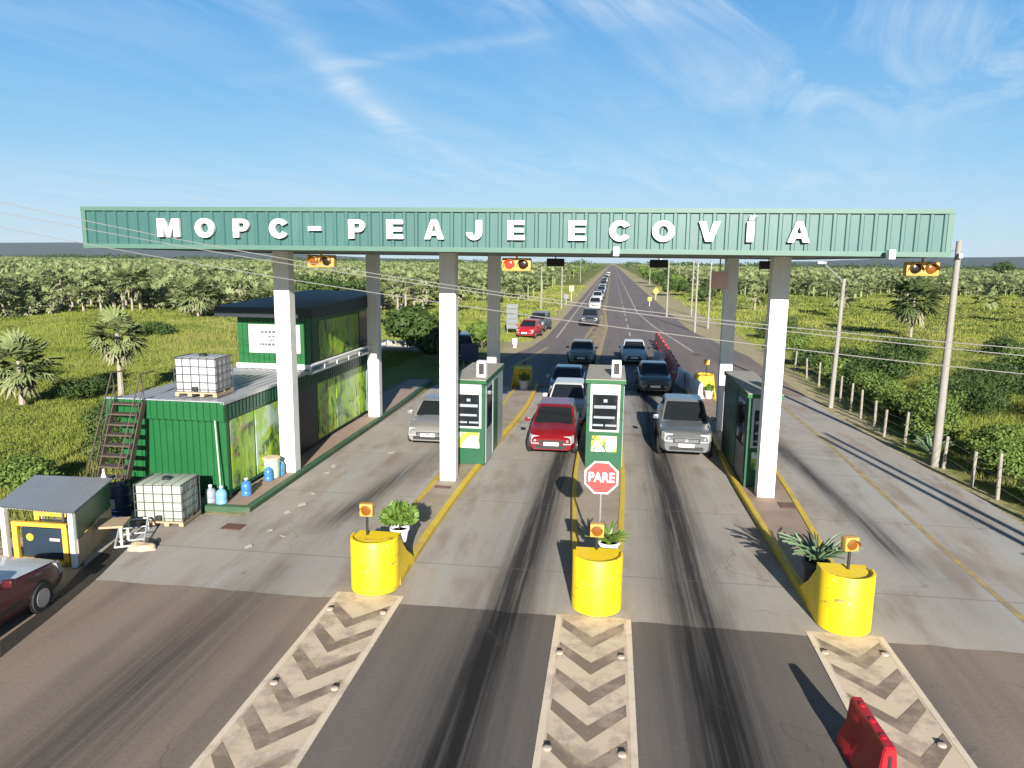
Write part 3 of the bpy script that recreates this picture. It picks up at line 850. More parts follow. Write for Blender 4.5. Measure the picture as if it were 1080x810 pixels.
# murals, door and light panels on the road side
def side_panel(y0, y1, z0, z1, name, m, d=.02, parent=None):
    return opart(MB().box(OX1-.02, OX1+d, y0, y1, z0, z1), name, m, parent)
side_panel(18.55, 19.9, .35, 2.3, 'mural_panel', mural_mat('mural_flowers', .35, 2.0))
side_panel(20.0, 21.9, .35, 2.3, 'mural_panel', mural_mat('mural_pale', .85, 5.0))
dr = side_panel(22.2, 24.6, .16, 2.35, 'doorway', M['black'], .012)
side_panel(22.15, 22.2, .16, 2.38, 'door_frame', M['steel'], .05)
side_panel(24.7, 26.4, .32, 2.32, 'mural_panel', mural_mat('mural_bamboo', .1, 8.0, 1.1))
side_panel(26.5, 29.9, .32, 2.32, 'mural_panel', mural_mat('mural_leaves', .3, 11.0, 1.1))
side_panel(30.0, 31.2, .28, 2.36, 'pale_panel', M['booth_grey'], .03)
# balcony walkway edge and rail in front of the cabin
opart(MB().box(OX1+.05, OX1+.42, 23.2, 31.6, OZ+.04, OZ+.10), 'walkway', M['roof_sheet'])
rl = MB().tube([(OX1+.40,23.2,OZ+.34),(OX1+.40,31.6,OZ+.34)], .05, 8)
for y in np.arange(23.25, 31.7, 1.2): rl.tube([(OX1+.40,y,OZ+.10),(OX1+.40,y,OZ+.34)], .02, 6)
opart(rl, 'handrail', M['white_steel'])
# upper cabin
CX0, CX1, CY0, CY1, CZ = -13.05, -10.34, 24.45, 31.2, 4.72
cw = MB(); corr(cw, CX0, CX1, CY0, OZ+.22, CZ, .19, .025)
cw.box(CX0+.002, CX1-.002, CY0+.004, CY1, OZ+.2, CZ)
opart(cw, 'upper_wall', M['green'])
opart(MB().box(CX0-.05, CX1+.05, CY0-.1, CY1, OZ+.035, OZ+.2), 'cabin_base', M['white_steel'])
opart(MB().box(CX1-.02, CX1+.012, CY0+.05, CY0+.55, OZ+.22, CZ-.02), 'corner_panel', M['green_dark'])
opart(MB().box(CX1-.02, CX1+.015, CY0+.7, 29.3, OZ+.28, CZ-.2), 'mural_panel', mural_mat('mural_monkey', .12, 21.0, .9))
opart(MB().box(CX1-.02, CX1+.02, 29.4, 31.1, OZ+.25, CZ-.15), 'side_window', M['glass'])
rt = MB().hexa([(CX0-.42,CY0-.75,CZ),(CX1+.35,CY0-.75,CZ),(CX1+.35,CY1+.5,CZ+.05),(CX0-.42,CY1+.5,CZ+.05),(CX0-.42,CY0-.75,CZ+.34),(CX1+.35,CY0-.75,CZ+.34),(CX1+.35,CY1+.5,CZ+.62),(CX0-.42,CY1+.5,CZ+.62)])
opart(rt, 'roof', M['dark_roof'])
sg = opart(MB().box(-12.62, -10.72, CY0-.06, CY0-.03, 3.42, 4.42), 'sign_board', M['board_white'], label='white notice board on the green cabin')
rr = random.Random(5)
for zc_, n0, n1, hh in ((4.16,-12.15,-11.2,.085),(4.0,-11.9,-11.45,.05),(3.86,-11.85,-11.5,.05),(3.72,-12.2,-11.1,.085)):
    bt = MB(); xx = n0
    while xx < n1:
        wl = rr.uniform(.05,.13); bt.box(xx, xx+wl, CY0-.066, CY0-.058, zc_-hh/2, zc_+hh/2); xx += wl+.03
    bt.v = [(v[0]-oo.x, v[1]-oo.y, v[2]) for v in bt.v]
    bt.build('text_line', M['board_text'], sg, smooth=False)

# staircase
st = thing('metal_staircase', 'rusty steel staircase climbing to the flat office roof', 'staircase', (-12.9, 16.9, 0))
sx0, sx1, ys0, ys1, zt_ = -.42, .42, -.10, 1.25, OZ
n = 11
sg_ = MB()
for sxv in (sx0, sx1):
    sg_.hexa([(sxv-.025,ys0-.09,-.03),(sxv+.025,ys0-.09,-.03),(sxv+.025,ys0+.09,-.03),(sxv-.025,ys0+.09,-.03),(sxv-.025,ys1-.12,zt_),(sxv+.025,ys1-.12,zt_),(sxv+.025,ys1+.06,zt_),(sxv-.025,ys1+.06,zt_)])
sg_.build('stringer', M['rust'], st, smooth=False)
for k in range(n):
    t_ = (k+.7)/n
    y = ys0+(ys1-ys0)*t_; z = zt_*t_
    MB().box(sx0, sx1, y-.17, y+.10, z-.02, z+.02).build('tread', M['rust'], st, smooth=False)
hr = MB()
for sxv in (sx0, sx1):
    hr.tube([(sxv,ys0-.05,.0),(sxv,ys0-.12,.9),(sxv,ys1-.1,zt_+.75),(sxv,ys1+.5,zt_+.75)], .02, 6)
    for t_ in (.25,.5,.75,1.0): hr.tube([(sxv,ys0+(ys1-ys0)*t_,zt_*t_),(sxv,ys0+(ys1-ys0)*t_-.08,zt_*t_+.80)], .015, 6)
    hr.tube([(sxv,ys0-.08,.45),(sxv,ys1-.03,zt_+.38)], .014, 6)
hr.build('handrail', M['rust'], st)

# intermediate bulk containers
def ibc(loc, label, m, rz=0):
    t = thing('water_tank', label, 'water tank', loc, rz, 'caged water tanks')
    pl = MB()
    for x in (-.55,-.18,.18,.55): pl.box(x-.06,x+.06,-.5,.5,.02,.10)
    for y in (-.45,0,.45): pl.box(-.6,.6,y-.05,y+.05,.10,.14)
    pl.build('pallet', M['wood'], t, smooth=False)
    MB().bbox(-.575,.575,-.475,.475,.14,1.10,.06).build('tank_body', m, t)
    MB().lathe([(.11,1.09),(.11,1.15),(.09,1.17)], (0,0,0), 14).build('cap', M['trim'], t)
    MB().bbox(-.07,.07,-.56,-.46,.18,.30,.015).build('valve', M['trim'], t)
    c = MB()
    for z in (.22,.42,.64,.86,1.08):
        c.tube([(-.6,-.5,z),(.6,-.5,z),(.6,.5,z),(-.6,.5,z),(-.6,-.5,z)], .014, 5)
    for x in np.linspace(-.6,.6,6):
        c.tube([(x,-.5,.14),(x,-.5,1.10),(x,.5,1.10),(x,.5,.14)], .010, 5)
    for y in np.linspace(-.5,.5,5):
        c.tube([(-.6,y,.14),(-.6,y,1.1)], .010, 5); c.tube([(.6,y,.14),(.6,y,1.1)], .010, 5)
    c.build('cage', M['cage'], t)
    return t
ibc((-11.12, 16.85, 0.0), 'pale green caged water tank standing on the concrete', M['ibc'], .10)
ibc((-11.35, 19.25, OZ+.03), 'white caged water tank standing on the office roof', M['ibc_white'], .03)

# jugs, barrel, pole on the plinth
def jug(loc, label, m, s=1.0):
    t = thing('water_jug', label, 'water jug', loc, 0, 'water jugs along the office plinth')
    MB().lathe([(.12*s,0),(.14*s,.02*s),(.14*s,.10*s),(.13*s,.12*s),(.14*s,.14*s),(.14*s,.28*s),(.11*s,.35*s),(.045*s,.39*s),(.04*s,.43*s)], (0,0,0), 18).build('jug_body', m, t)
    MB().lathe([(.045*s,.43*s),(.045*s,.47*s),(.03*s,.475*s)], (0,0,0), 12).build('jug_cap', M['letter'], t)
Z1 = .128
jug((-10.62, 18.0, Z1), 'milky empty jug beside the leaning pale pole', M['pale_jug'], 1.05)
jug((-10.28, 17.95, Z1), 'pale blue jug at the front corner of the office', mat('jug_pale_blue', (.16,.36,.50), .25, var=.12, scale=8), 1.05)
jug((-9.98, 18.75, Z1), 'dark blue jug just round the office corner', M['blue_jug'], 1.05)
jug((-10.02, 20.2, Z1), 'dark blue jug left of the pale green barrel', M['blue_jug'], 1.0)
jug((-9.95, 20.75, Z1), 'bright blue jug between the barrel and pillar', mat('jug_bright_blue', (.06,.26,.48), .25, var=.12, scale=8), 1.15)
t = thing('barrel', 'pale green open barrel beside the office pillar', 'barrel', (-10.0, 20.48, Z1))
MB().lathe([(.19,0),(.22,.03),(.23,.3),(.225,.34),(.24,.6),(.25,.62),(.22,.62),(.21,.3)], (-.04,0,0), 20).build('barrel_body', M['bin_green'], t)
MB().lathe([(.255,.60),(.265,.62),(.255,.64),(.23,.64)], (-.04,0,0), 20).build('rim', M['cream'], t)
t = thing('leaning_pole', 'thin pale pole leaning on the green office front', 'pole', (-10.34, 17.98, Z1))
MB().tube([(0.02,0.05,0),(-.13,.17,2.25)], .022, 8).build('shaft', M['ibc'], t)
MB().lathe([(.024,0),(.03,.02),(.03,.08)], (0.02,.05,0), 8).build('foot', M['trim'], t)

# generator shed and its contents
A_, B_, C_, D_ = gp(75,540,1.22), gp(111,509,1.22), gp(40,506,1.30), gp(3,534,1.26)
t = thing('generator_shed', 'small open shed with corrugated roof and white posts', 'shed', (A_.x, A_.y, 0))
so_ = Vector((A_.x, A_.y, 0))
def rel(p, z=None): return (p.x-so_.x, p.y-so_.y, p.z if z is None else z)
rs = MB(); nn = 26
def corner(u, v):
    p = (D_*(1-u)+A_*u)*(1-v)+(C_*(1-u)+B_*u)*v; return p-so_
ex = .08
v0 = []
for i in range(nn*2+1):
    u = -ex+(1+2*ex)*i/(nn*2); a = corner(u, -.10); b2 = corner(u, 1.08); dz = .02 if i % 2 else 0
    v0 += [(a.x,a.y,a.z+.06+dz),(b2.x,b2.y,b2.z+.06+dz)]
rs.add(v0, [(2*i,2*i+2,2*i+3,2*i+1) for i in range(nn*2)])
v1 = [(a[0],a[1],a[2]-.03) for a in v0]
rs.add(v1, [(2*i+1,2*i+3,2*i+2,2*i) for i in range(nn*2)])
rs.build('roof', M['roof_sheet'], t, smooth=False)
for P in (A_, B_, C_, D_):
    q = rel(P); MB().box(q[0]-.055,q[0]+.055,q[1]-.055,q[1]+.055,-.04,q[2]+.02).build('post', M['white_steel'], t, smooth=False)
bm_ = MB()
for P, Q in ((A_, D_), (A_, B_), (C_, D_), (B_, C_)): bm_.tube([rel(P, P.z), rel(Q, Q.z)], .045, 4)
bm_.build('roof_frame', M['white_steel'], t, smooth=False)
dAB = (B_-A_).normalized(); nAB = Vector((dAB.y,-dAB.x,0))
ap, bp = Vector(rel(A_))+nAB*.065, Vector(rel(B_))+nAB*.065
MB().hexa([(ap.x,ap.y,.60),(bp.x,bp.y,.62),(bp.x+nAB.x*.02,bp.y+nAB.y*.02,.62),(ap.x+nAB.x*.02,ap.y+nAB.y*.02,.60),(ap.x,ap.y,1.2),(bp.x,bp.y,1.2),(bp.x+nAB.x*.02,bp.y+nAB.y*.02,1.2),(ap.x+nAB.x*.02,ap.y+nAB.y*.02,1.2)]).build('side_sheet', M['green_dark'], t, smooth=False)
MB().hexa([(ap.x,ap.y,-.03),(bp.x,bp.y,-.03),(bp.x+nAB.x*.02,bp.y+nAB.y*.02,-.03),(ap.x+nAB.x*.02,ap.y+nAB.y*.02,-.03),(ap.x,ap.y,.57),(bp.x,bp.y,.59),(bp.x+nAB.x*.02,bp.y+nAB.y*.02,.59),(ap.x+nAB.x*.02,ap.y+nAB.y*.02,.57)]).build('side_boarding', M['wood'], t, smooth=False)
ax = (A_-D_); ax.z = 0; rzs = math.atan2(ax.y, ax.x)
gc = (A_*.48+D_*.32+B_*.20*1.0)
gc = A_*.52+D_*.42+C_*.06
t = thing('generator', 'navy generator set in a yellow frame inside the shed', 'generator', (gc.x, gc.y, -.03), rzs)
MB().bbox(-.50,.50,-.02,.55,.10,.80,.03).build('canopy_body', M['gen_blue'], t)
fr = MB()
for x in (-.60,.60): fr.box(x-.06,x+.06,-.10,-.03,.0,.93); fr.box(x-.06,x+.06,.56,.63,0,.93)
fr.box(-.66,.66,-.105,-.025,.86,.95); fr.box(-.66,.66,.555,.635,.86,.95); fr.box(-.66,.66,-.1,.63,.0,.09)
fr.build('frame', M['gen_yellow'], t, smooth=False)
MB().lathe([(.085,0),(.085,.01)], (-.30,-.03,.58), 20, axis='y').build('badge', M['sign_yellow'], t)
MB().box(.18,.42,-.03,-.018,.52,.58).build('badge', M['pink'], t, smooth=False)
MB().tube([(.2,.4,.8),(.2,.4,1.0),(.3,.45,1.05)], .03, 8).build('exhaust', M['rust'], t)

# bench and clutter by the shed
p = gp(113, 578)
t = thing('side_table', 'rough wooden table outside the generator shed', 'table', (p.x-.1, p.y+.2, 0), .35)
MB().box(-.42,.42,-.32,.32,.50,.55).build('table_top', M['wood'], t, smooth=False)
for x in (-.36,.36):
    for y in (-.26,.26): MB().box(x-.03,x+.03,y-.03,y+.03,-.03,.50).build('leg', M['ibc'], t, smooth=False)
p = gp(126, 574)
t = thing('handcart', 'low pale metal frame lying beside the wooden table', 'frame', (p.x+.15, p.y+.25, 0), .5)
fm = MB().tube([(-.3,-.5,.06),(.3,-.5,.06),(.3,.7,.30),(-.3,.7,.30),(-.3,-.5,.06)], .025, 6)
for y in (-.2,.1,.4): fm.tube([(-.3,y,.12+.18*y),(.3,y,.12+.18*y)], .018, 6)
fm.build('frame_rails', M['ibc_white'], t)
for x in (-.3,.3): MB().tube([(x,.7,.30),(x,.7,-.03)], .02, 6).build('leg', M['ibc_white'], t)
def heap(name, label, cat, loc, sx_, sy_, h, m, seed):
    rr = random.Random(seed); bm = bmesh.new()
    bmesh.ops.create_icosphere(bm, subdivisions=3, radius=1)
    from mathutils import noise as mn
    for v in bm.verts:
        d = 1+.38*mn.noise(v.co*1.7+Vector((seed,0,0)))+.12*mn.noise(v.co*5)
        v.co = Vector((v.co.x*sx_*d, v.co.y*sy_*d, max(-.04, v.co.z*h*d)))
    me = bpy.data.meshes.new(name); bm.to_mesh(me); bm.free()
    for f_ in me.polygons: f_.use_smooth = True
    me.materials.append(m); o = bpy.data.objects.new(name, me); COL.objects.link(o); o.location = loc
    return tag(o, label, cat)
p = gp(150, 578); heap('sack', 'crumpled tan sack lying on the concrete', 'sack', (p.x, p.y, 0), .34, .24, .14, M['tan_cloth'], 2)
p = gp(160, 575); heap('rubbish_bag', 'small black rag at the end of the tan sack', 'rag', (p.x, p.y+.02, 0), .12, .17, .13, M['black'], 5)
p = gp(128, 545); t = thing('oil_drum', 'dark blue drum standing under the staircase', 'drum', (p.x-.12, p.y+.1, -.03))
MB().lathe([(.28,0),(.29,.02),(.29,.28),(.305,.30),(.29,.32),(.29,.58),(.305,.60),(.29,.62),(.29,.86),(.275,.88)], (0,0,0), 22).build('drum_body', M['sign_navy'], t)
MB().box(-.10,.12,-.312,-.295,.30,.56).build('drum_label', M['pale_jug'], t, smooth=False)
p = gp(114, 548); t = thing('pump_stand', 'black stand with a pale bottle on top near the shed', 'stand', (p.x-.1, p.y+.1, -.03))
MB().lathe([(.16,0),(.16,.03),(.05,.05),(.05,.42),(.12,.44),(.12,.5),(.05,.52),(.05,.78),(.11,.8),(.11,.86)], (0,0,0), 14).build('stand_body', M['trim'], t)
MB().lathe([(.055,.86),(.065,.9),(.065,1.15),(.03,1.25),(.025,1.35)], (0,0,0), 12).build('bottle', M['letter'], t)
p = gp(246, 556); t = tag(MB().box(-.26,.26,-.2,.2,0,.012).box(-.22,.22,-.16,.16,.012,.018).build('drain_cover', M['iron'], None, smooth=False, loc=(p.x,p.y,.006)), 'rusty drain cover set in the concrete near the office', 'drain cover')
p = at_y(830, 536, 20.4); t = tag(MB().box(-.22,.22,-.26,.26,0,.012).box(-.18,.18,-.2,.2,.012,.018).build('drain_cover', M['iron'], None, smooth=False, loc=(5.02,20.4,.131)), 'rusty drain cover on the island by the bypass pillar', 'drain cover')
tag(MB().box(-.24,.24,-.12,.12,0,.012).box(-.2,.2,-.09,.09,.012,.018).build('drain_cover', M['iron'], None, smooth=False, loc=(-4.72,20.4,.131)), 'dark drain cover in front of the middle pillar', 'drain cover')
q = [gp(a_, b_) for a_, b_ in ((0,694),(60,646),(106,607),(140,573),(127,566),(84,602),(50,640),(0,676))]
wm = mat('dark_ground', (.030,.025,.020), .7, var=.4, scale=4)  # flat near-black strip laid along the yard edge
tag(MB().sheet([(v_.x, v_.y) for v_ in q], .006).build('path', wm), kind='structure')
pm = mat('scrap_paper', (.40,.37,.32), .8)
for k_, (a_, b_, r_) in enumerate([(285,560,.3),(303,541,1.2),(318,533,.7),(330,521,2.1),(345,499,.2),(352,492,1.6),(298,566,2.6),(262,577,.9),(412,478,.5)]):
    v_ = gp(a_, b_); sz = .045+.02*(k_ % 3)
    o_ = MB().add([(-sz*1.6,-sz,0),(sz*1.2,-sz*.8,.012),(sz*1.5,sz*.7,.03),(-sz,sz,.008),(-sz*1.6,-sz,.004),(sz*1.2,-sz*.8,.016),(sz*1.5,sz*.7,.034),(-sz,sz,.012)], [(3,2,1,0),(4,5,6,7),(0,1,5,4),(1,2,6,5),(2,3,7,6),(3,0,4,7)]).build('paper_scrap', pm, None, smooth=False, loc=(v_.x,v_.y,.006), rz=r_)
    tag(o_, 'pale scrap of litter on the concrete along the office kerb', 'litter', 'scraps of litter by the office kerb')
p = gp(18, 588); heap('rubble_pile', 'pale rubble heaped at the foot of the shed', 'rubble', (p.x-.3, p.y-.15, -.03), .45, .35, .22, M['island'], 9)

# ------------------------------------------------------------------ toll booths
def poster_mat(name, seed):
    m = Mat(name, (.5,.5,.3), .4)
    n = m.noise(3.2, 3, .5, off=(seed,seed,0)); n2 = m.noise(4.5, 3, .5, off=(0,seed,seed))
    c = m.mix(m.ramp(n, .45, .52), (.34,.42,.05), (.66,.68,.58))
    c = m.mix(m.ramp(n2, .56, .62), c, (.05,.16,.035))
    c = m.mix(m.ramp(n2, .68, .72), c, (.5,.30,.03))
    m.color(c); return m.m
def booth(x0, x1, y0, y1, h, label, seed, front_tone, side='booth_grey'):
    cx = (x0+x1)/2
    t = thing('toll_booth', label, 'toll booth', (cx, y0, .118), 0, 'toll booths on the islands')
    W = (x1-x0)/2; D = y1-y0; H = h-.118
    MB().box(-W+.004, W-.004, .03, D-.02, 0, H-.14).build('wall', M['booth_green'], t, smooth=False)
    fp = MB()
    fp.box(-W, -W+.11, 0, .05, .02, H-.14); fp.box(W-.11, W, 0, .05, .02, H-.14)
    fp.box(-W+.11, W-.11, 0, .05, .02, .52); fp.box(-W+.11, W-.11, .0, .05, 1.14, 1.22)
    fp.build('front_frame', M['booth_green'], t, smooth=False)
    MB().box(-W+.11, W-.11, .012, .05, .52, 1.14).build('lower_panel', M['booth_green'], t, smooth=False)
    po = MB().box(-W+.17, W-.17, -.004, .012, .56, 1.08).build('poster', poster_mat('poster_'+front_tone, seed), t, smooth=False)
    MB().box(.06, W-.2, -.012, -.0045, .62, .98).build('notice', M['board_white'], po, smooth=False)
    MB().box(-W+.11, W-.11, .010, .05, H-.45, H-.14).build('header_panel', M['board_white'], t, smooth=False)
    wf = MB(); zt, zb_ = H-.45, 1.22; iw = W-.11
    wf.box(-iw, -iw+.07, -.012, .05, zb_, zt); wf.box(iw-.07, iw, -.012, .05, zb_, zt)
    wf.box(-iw+.07, iw-.07, -.012, .05, zb_, zb_+.06); wf.box(-iw+.07, iw-.07, -.012, .05, zt-.05, zt)
    fw_ = wf.build('window', M['board_white'], t, smooth=False)
    MB().box(-iw+.07, iw-.07, .012, .045, zb_+.06, zt-.05).build('pane', M['glass'], fw_, smooth=False)
    sh = MB(); g = zt-zb_
    sh.box(-iw+.12, iw-.12, .001, .011, zb_+g*.60, zb_+g*.68); sh.box(-iw+.12, iw-.15, .001, .011, zb_+g*.34, zb_+g*.40)
    sh.box(-iw+.09, -.04, .001, .011, zb_+g*.14, zb_+g*.19); sh.box(.03, iw-.09, .001, .011, zb_+g*.14, zb_+g*.19)
    sh.box(-.05, .07, .001, .011, zb_+g*.76, zb_+g*.84)
    sh.build('window_bars', M['pale_jug'], fw_, smooth=False)  # pale bars across the pane for its blurred contents
    for sg_ in (-1, 1):
        xo = sg_*W
        xa, xb = min(xo, xo+sg_*.02), max(xo, xo+sg_*.02)
        s_ = MB()
        s_.box(xa, xb, .18, D*.36, .02, H-.16); s_.box(xa, xb, D*.40, D-.05, .02, H-.16)
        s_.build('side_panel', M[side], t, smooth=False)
        xw = sg_*(W+.02); xa, xb = min(xw, xw+sg_*.012), max(xw, xw+sg_*.012)
        MB().box(xa, xb, .35, D*.34, 1.15, H-.35).build('side_window', M['glass'], t, smooth=False)
        MB().box(xa, xb, D*.44, D*.66, .06, H-.3).build('door', M['booth_green'], t, smooth=False)
    r_ = MB().box(-W-.05, W+.05, -.08, D+.05, H-.13, H+.0)
    rr_ = r_.build('roof', M['roof_grey'], t, smooth=False)
    MB().box(-W-.06, W+.06, -.09, -.081, H-.135, H-.02).box(-W-.062, -W-.051, -.08, D, H-.135, H-.02).box(W+.051, W+.062, -.08, D, H-.135, H-.02).build('roof_edge', M['green'], rr_, smooth=False)
    a = MB()
    a.box(.18, .24, .55, .85, H, H+.52); a.box(.42, .48, .55, .85, H, H+.52); a.box(.24, .42, .55, .85, H+.44, H+.52); a.box(.24, .42, .55, .85, H, H+.07)
    ah = a.build('roof_unit', M['letter'], t, smooth=False)
    MB().box(.24, .42, .60, .80, H+.07, H+.44).build('grille', M['trim'], ah, smooth=False)
    return t
booth(-5.02, -3.93, 23.0, 26.9, 2.95, 'green toll booth between the silver car and the red hatchback', 3, 'a')
booth(-.66, .50, 23.3, 26.6, 3.05, 'green toll booth behind the octagonal stop sign', 9, 'b')
booth(4.12, 5.02, 22.0, 26.6, 2.98, 'toll booth half hidden by the pillar beside the bypass lane', 14, 'c', 'booth_shaded')

# ------------------------------------------------------------------ yellow island noses
def nose(x, y, label, flip=1, far=False, rad=.49, h=1.12, wing=1.25):
    t = thing('crash_barrel', label, 'barrier', (x, y, 0), 0 if flip > 0 else math.pi, 'yellow rounded barriers at the island ends')
    m = MB(); n = 28
    pts = [(-rad, wing, .16), (-rad, wing*.5, .62), (-rad, .12, h)]
    outer = [(-rad, wing, .18), (-rad, wing*.55, .55), (-rad, .08, h)]
    arc = [(-rad*math.cos(a), -rad*math.sin(a), h) for a in np.linspace(0.0, math.pi, n)]
    path = outer + arc + [(rad, .08, h), (rad, wing*.55, .55), (rad, wing, .18)]
    # wall with thickness
    th = .05; v = []; k = len(path)
    cen = lambda q: (q[0]*(1-th/rad), (q[1]*(1-th/rad) if q[1] < 0 else q[1]))
    for q in path: v.append((q[0], q[1], .02))
    for q in path: v.append((q[0], q[1], q[2]-.012))
    for q in path: v.append((q[0]*.985, q[1]*.985 if q[1] < 0 else q[1], q[2]))
    for q in path: c = cen(q); v.append((c[0], c[1], q[2]))
    for q in path: c = cen(q); v.append((c[0], c[1], .02))
    fs = []
    for i in range(k-1):
        for a in range(4): fs.append((a*k+i, a*k+i+1, (a+1)*k+i+1, (a+1)*k+i))
    fs.append((0, k, 2*k, 3*k, 4*k)); fs.append((k-1, 5*k-1, 4*k-1, 3*k-1, 2*k-1))
    m.add(v, fs)
    m.build('barrier_shell', M['yellow'], t)
    # filling just below the rim
    ins = [cen(q) for q in arc] + [(rad-th, .38), (-rad+th, .38)]
    MB().prism([(q[0], q[1]) for q in reversed(ins)][::-1], .02, h-.06).build('filling', M['yellow'], t, smooth=False)
    return t
nose(-4.66, 13.92, 'rounded yellow island barrier with the leafy white pot behind it')
nose(-.09, 13.75, 'rounded yellow island barrier in front of the octagonal stop sign')
nose(4.54, 13.72, 'rounded yellow island barrier with an agave beside its rim')
nose(4.85, 38.4, 'distant yellow island barrier beside the white plastic blocks', -1)
nose(-4.6, 39.2, 'distant yellow island barrier in shade behind the first booth', -1)

def beacon(x, y, z, label, top=1.42, rz=0):
    t = thing('warning_beacon', label, 'beacon', (x, y, z), rz, 'amber beacons on the island barriers')
    MB().tube([(0,0,0),(0,0,top-z-.12)], .028, 8).build('stem', M['trim'], t)
    MB().bbox(-.14,.14,-.07,.09,top-z-.13,top-z+.14,.025).build('housing', M['amber'], t)
    MB().lathe([(.105,-.07),(.095,-.085),(.04,-.10)], (0,0,top-z), 16, axis='y').build('lens', M['amber_lens'], t)
    v = MB(); pts = [(math.cos(a)*.115, math.sin(a)*.115) for a in np.linspace(0, math.pi, 10)]
    for a, b2 in zip(pts[:-1], pts[1:]): v.add([(a[0],-.07,top-z+a[1]),(b2[0],-.07,top-z+b2[1]),(b2[0],-.17,top-z+b2[1]),(a[0],-.17,top-z+a[1])], [(0,1,2,3)])
    v.build('visor', M['amber'], t, smooth=False)
beacon(-4.86, 14.06, 1.06, 'amber beacon on the yellow barrier nearest the office', 1.60)
beacon(-.12, 14.05, 1.06, 'amber beacon on the middle yellow barrier below the stop sign', 1.46)
beacon(4.60, 13.86, 1.06, 'amber beacon on the yellow barrier beside the agave', 1.56, .3)
beacon(4.95, 38.3, 1.06, 'amber beacon on the distant barrier by the white blocks', 1.75, math.pi)

# ------------------------------------------------------------------ plants
def leafy(loc, label, n, rad, h, m, seed, lw=.05, name='potted_plant'):
    t = thing(name, label, 'plant', loc)
    rr = np.random.RandomState(seed); V = []; F = []
    for i in range(n):
        d = rr.normal(size=3); d /= np.linalg.norm(d); d[2] = abs(d[2])*.9+.1*rr.rand()
        c = np.array([0,0,h*.32]) + d*np.array([rad, rad, h*.65])*rr.rand()**.4
        a = rr.normal(size=3)*.6+d; a /= np.linalg.norm(a)
        b2 = np.cross(a, rr.normal(size=3)); b2 /= np.linalg.norm(b2)
        L = lw*(1+rr.rand())
        k = len(V); V += [c-a*L, c+b2*L*.6, c+a*L*1.2, c-b2*L*.6]; F.append((k,k+1,k+2,k+3))
    fast('leaves', V, F, m, t)
    st_ = MB()
    for i in range(6):
        a = rr.rand()*6.28; st_.tube([(0,0,0),(math.cos(a)*rad*.3,math.sin(a)*rad*.3,h*.35),(math.cos(a)*rad*.6,math.sin(a)*rad*.6,h*.7)], .012, 5)
    st_.build('stems', M['bark'], t)
    return t
def pot(loc, label, m, r=.2, h=.34):
    t = thing('plant_pot', label, 'pot', loc)
    MB().lathe([(r*.72,0),(r*.95,h*.85),(r*1.08,h*.86),(r*1.08,h),(r*.92,h),(r*.85,h*.8)], (0,0,0), 18).build('pot_body', m, t)
    MB().lathe([(r*.86,h*.78),(r*.86,h*.80)], (0,0,0), 16).build('soil', M['soil'], t)
def stand_box(loc, label):
    t = thing('planter_box', label, 'planter', loc)
    MB().bbox(-.26,.26,-.22,.22,0,.62,.015).build('box_body', M['trim'], t)
stand_box((-4.48, 14.62, .128), 'dark box planter standing behind the barrier nearest the office')
pot((-4.33, 14.62, .748), 'white pot holding the bright leafy bush', M['letter'], .20, .30)
leafy((-4.36, 14.64, 1.0), 'bright green leafy bush in the white pot', 420, .40, .62, M['plant'], 4, .055)
stand_box((.12, 14.62, .128), 'dark box planter between the middle yellow barrier and the stop sign')
pot((.12, 14.62, .748), 'white pot with the spiky plant below the stop sign', M['letter'], .22, .28)
def agave(loc, label, n, L, m, seed, pot_h=0, up=.55):
    t = thing('agave', label, 'plant', loc)
    rr = np.random.RandomState(seed); mb = MB()
    for i in range(n):
        a = i*2.4+rr.rand()*.5; el = up+ .75*(1-i/n) *.2 + rr.rand()*.65
        l = L*(.7+.45*rr.rand()); wd = .045*(.8+.5*rr.rand())
        pr = []
        for k in range(6):
            s_ = k/5; rr_ = l*s_*math.cos(el-s_*.5*rr.rand()); z = l*s_*math.sin(el)*(1-.28*s_*s_) 
            ww = wd*(1-s_)**.7*(1.0 if k else .8)+.003
            c = Vector((math.cos(a)*rr_, math.sin(a)*rr_, z)); sd = Vector((-math.sin(a), math.cos(a), 0))
            pr.append((c-sd*ww+Vector((0,0,.02)), c-Vector((0,0,.012)), c+sd*ww+Vector((0,0,.02))))
        b0 = []
        for q in pr: b0 += list(q)
        mb.add(b0, [(3*k,3*k+1,3*k+4,3*k+3) for k in range(5)]+[(3*k+1,3*k+2,3*k+5,3*k+4) for k in range(5)])
    mb.build('leaves', m, t)
    MB().lathe([(.05,0),(.07,.06),(.03,.14)], (0,0,-.02), 8).build('stem', m, t)
    return t
agave((.12, 14.62, 1.0), 'spiky green plant in the pot below the stop sign', 34, .52, M['plant'], 3, up=.35)
agave((4.42, 15.25, .62), 'large grey green agave beside the rightmost yellow barrier', 42, .85, M['agave'], 8, up=.25)
pot((4.42, 15.25, .128), 'dark pot under the large agave', M['trim'], .26, .52)
pot((4.95, 36.9, .128), 'pale pot in front of the distant yellow barrier', M['board_white'], .22, .42)
leafy((4.95, 36.9, .42), 'small bush in the pale pot by the distant barrier', 110, .24, .45, M['plant'], 12, .06)
pot((-4.35, 37.6, .128), 'pale pot behind the first toll booth', M['board_white'], .28, .5)
leafy((-4.35, 37.6, .5), 'small bush in the pale pot behind the first booth', 90, .26, .5, M['plant'], 15, .06)

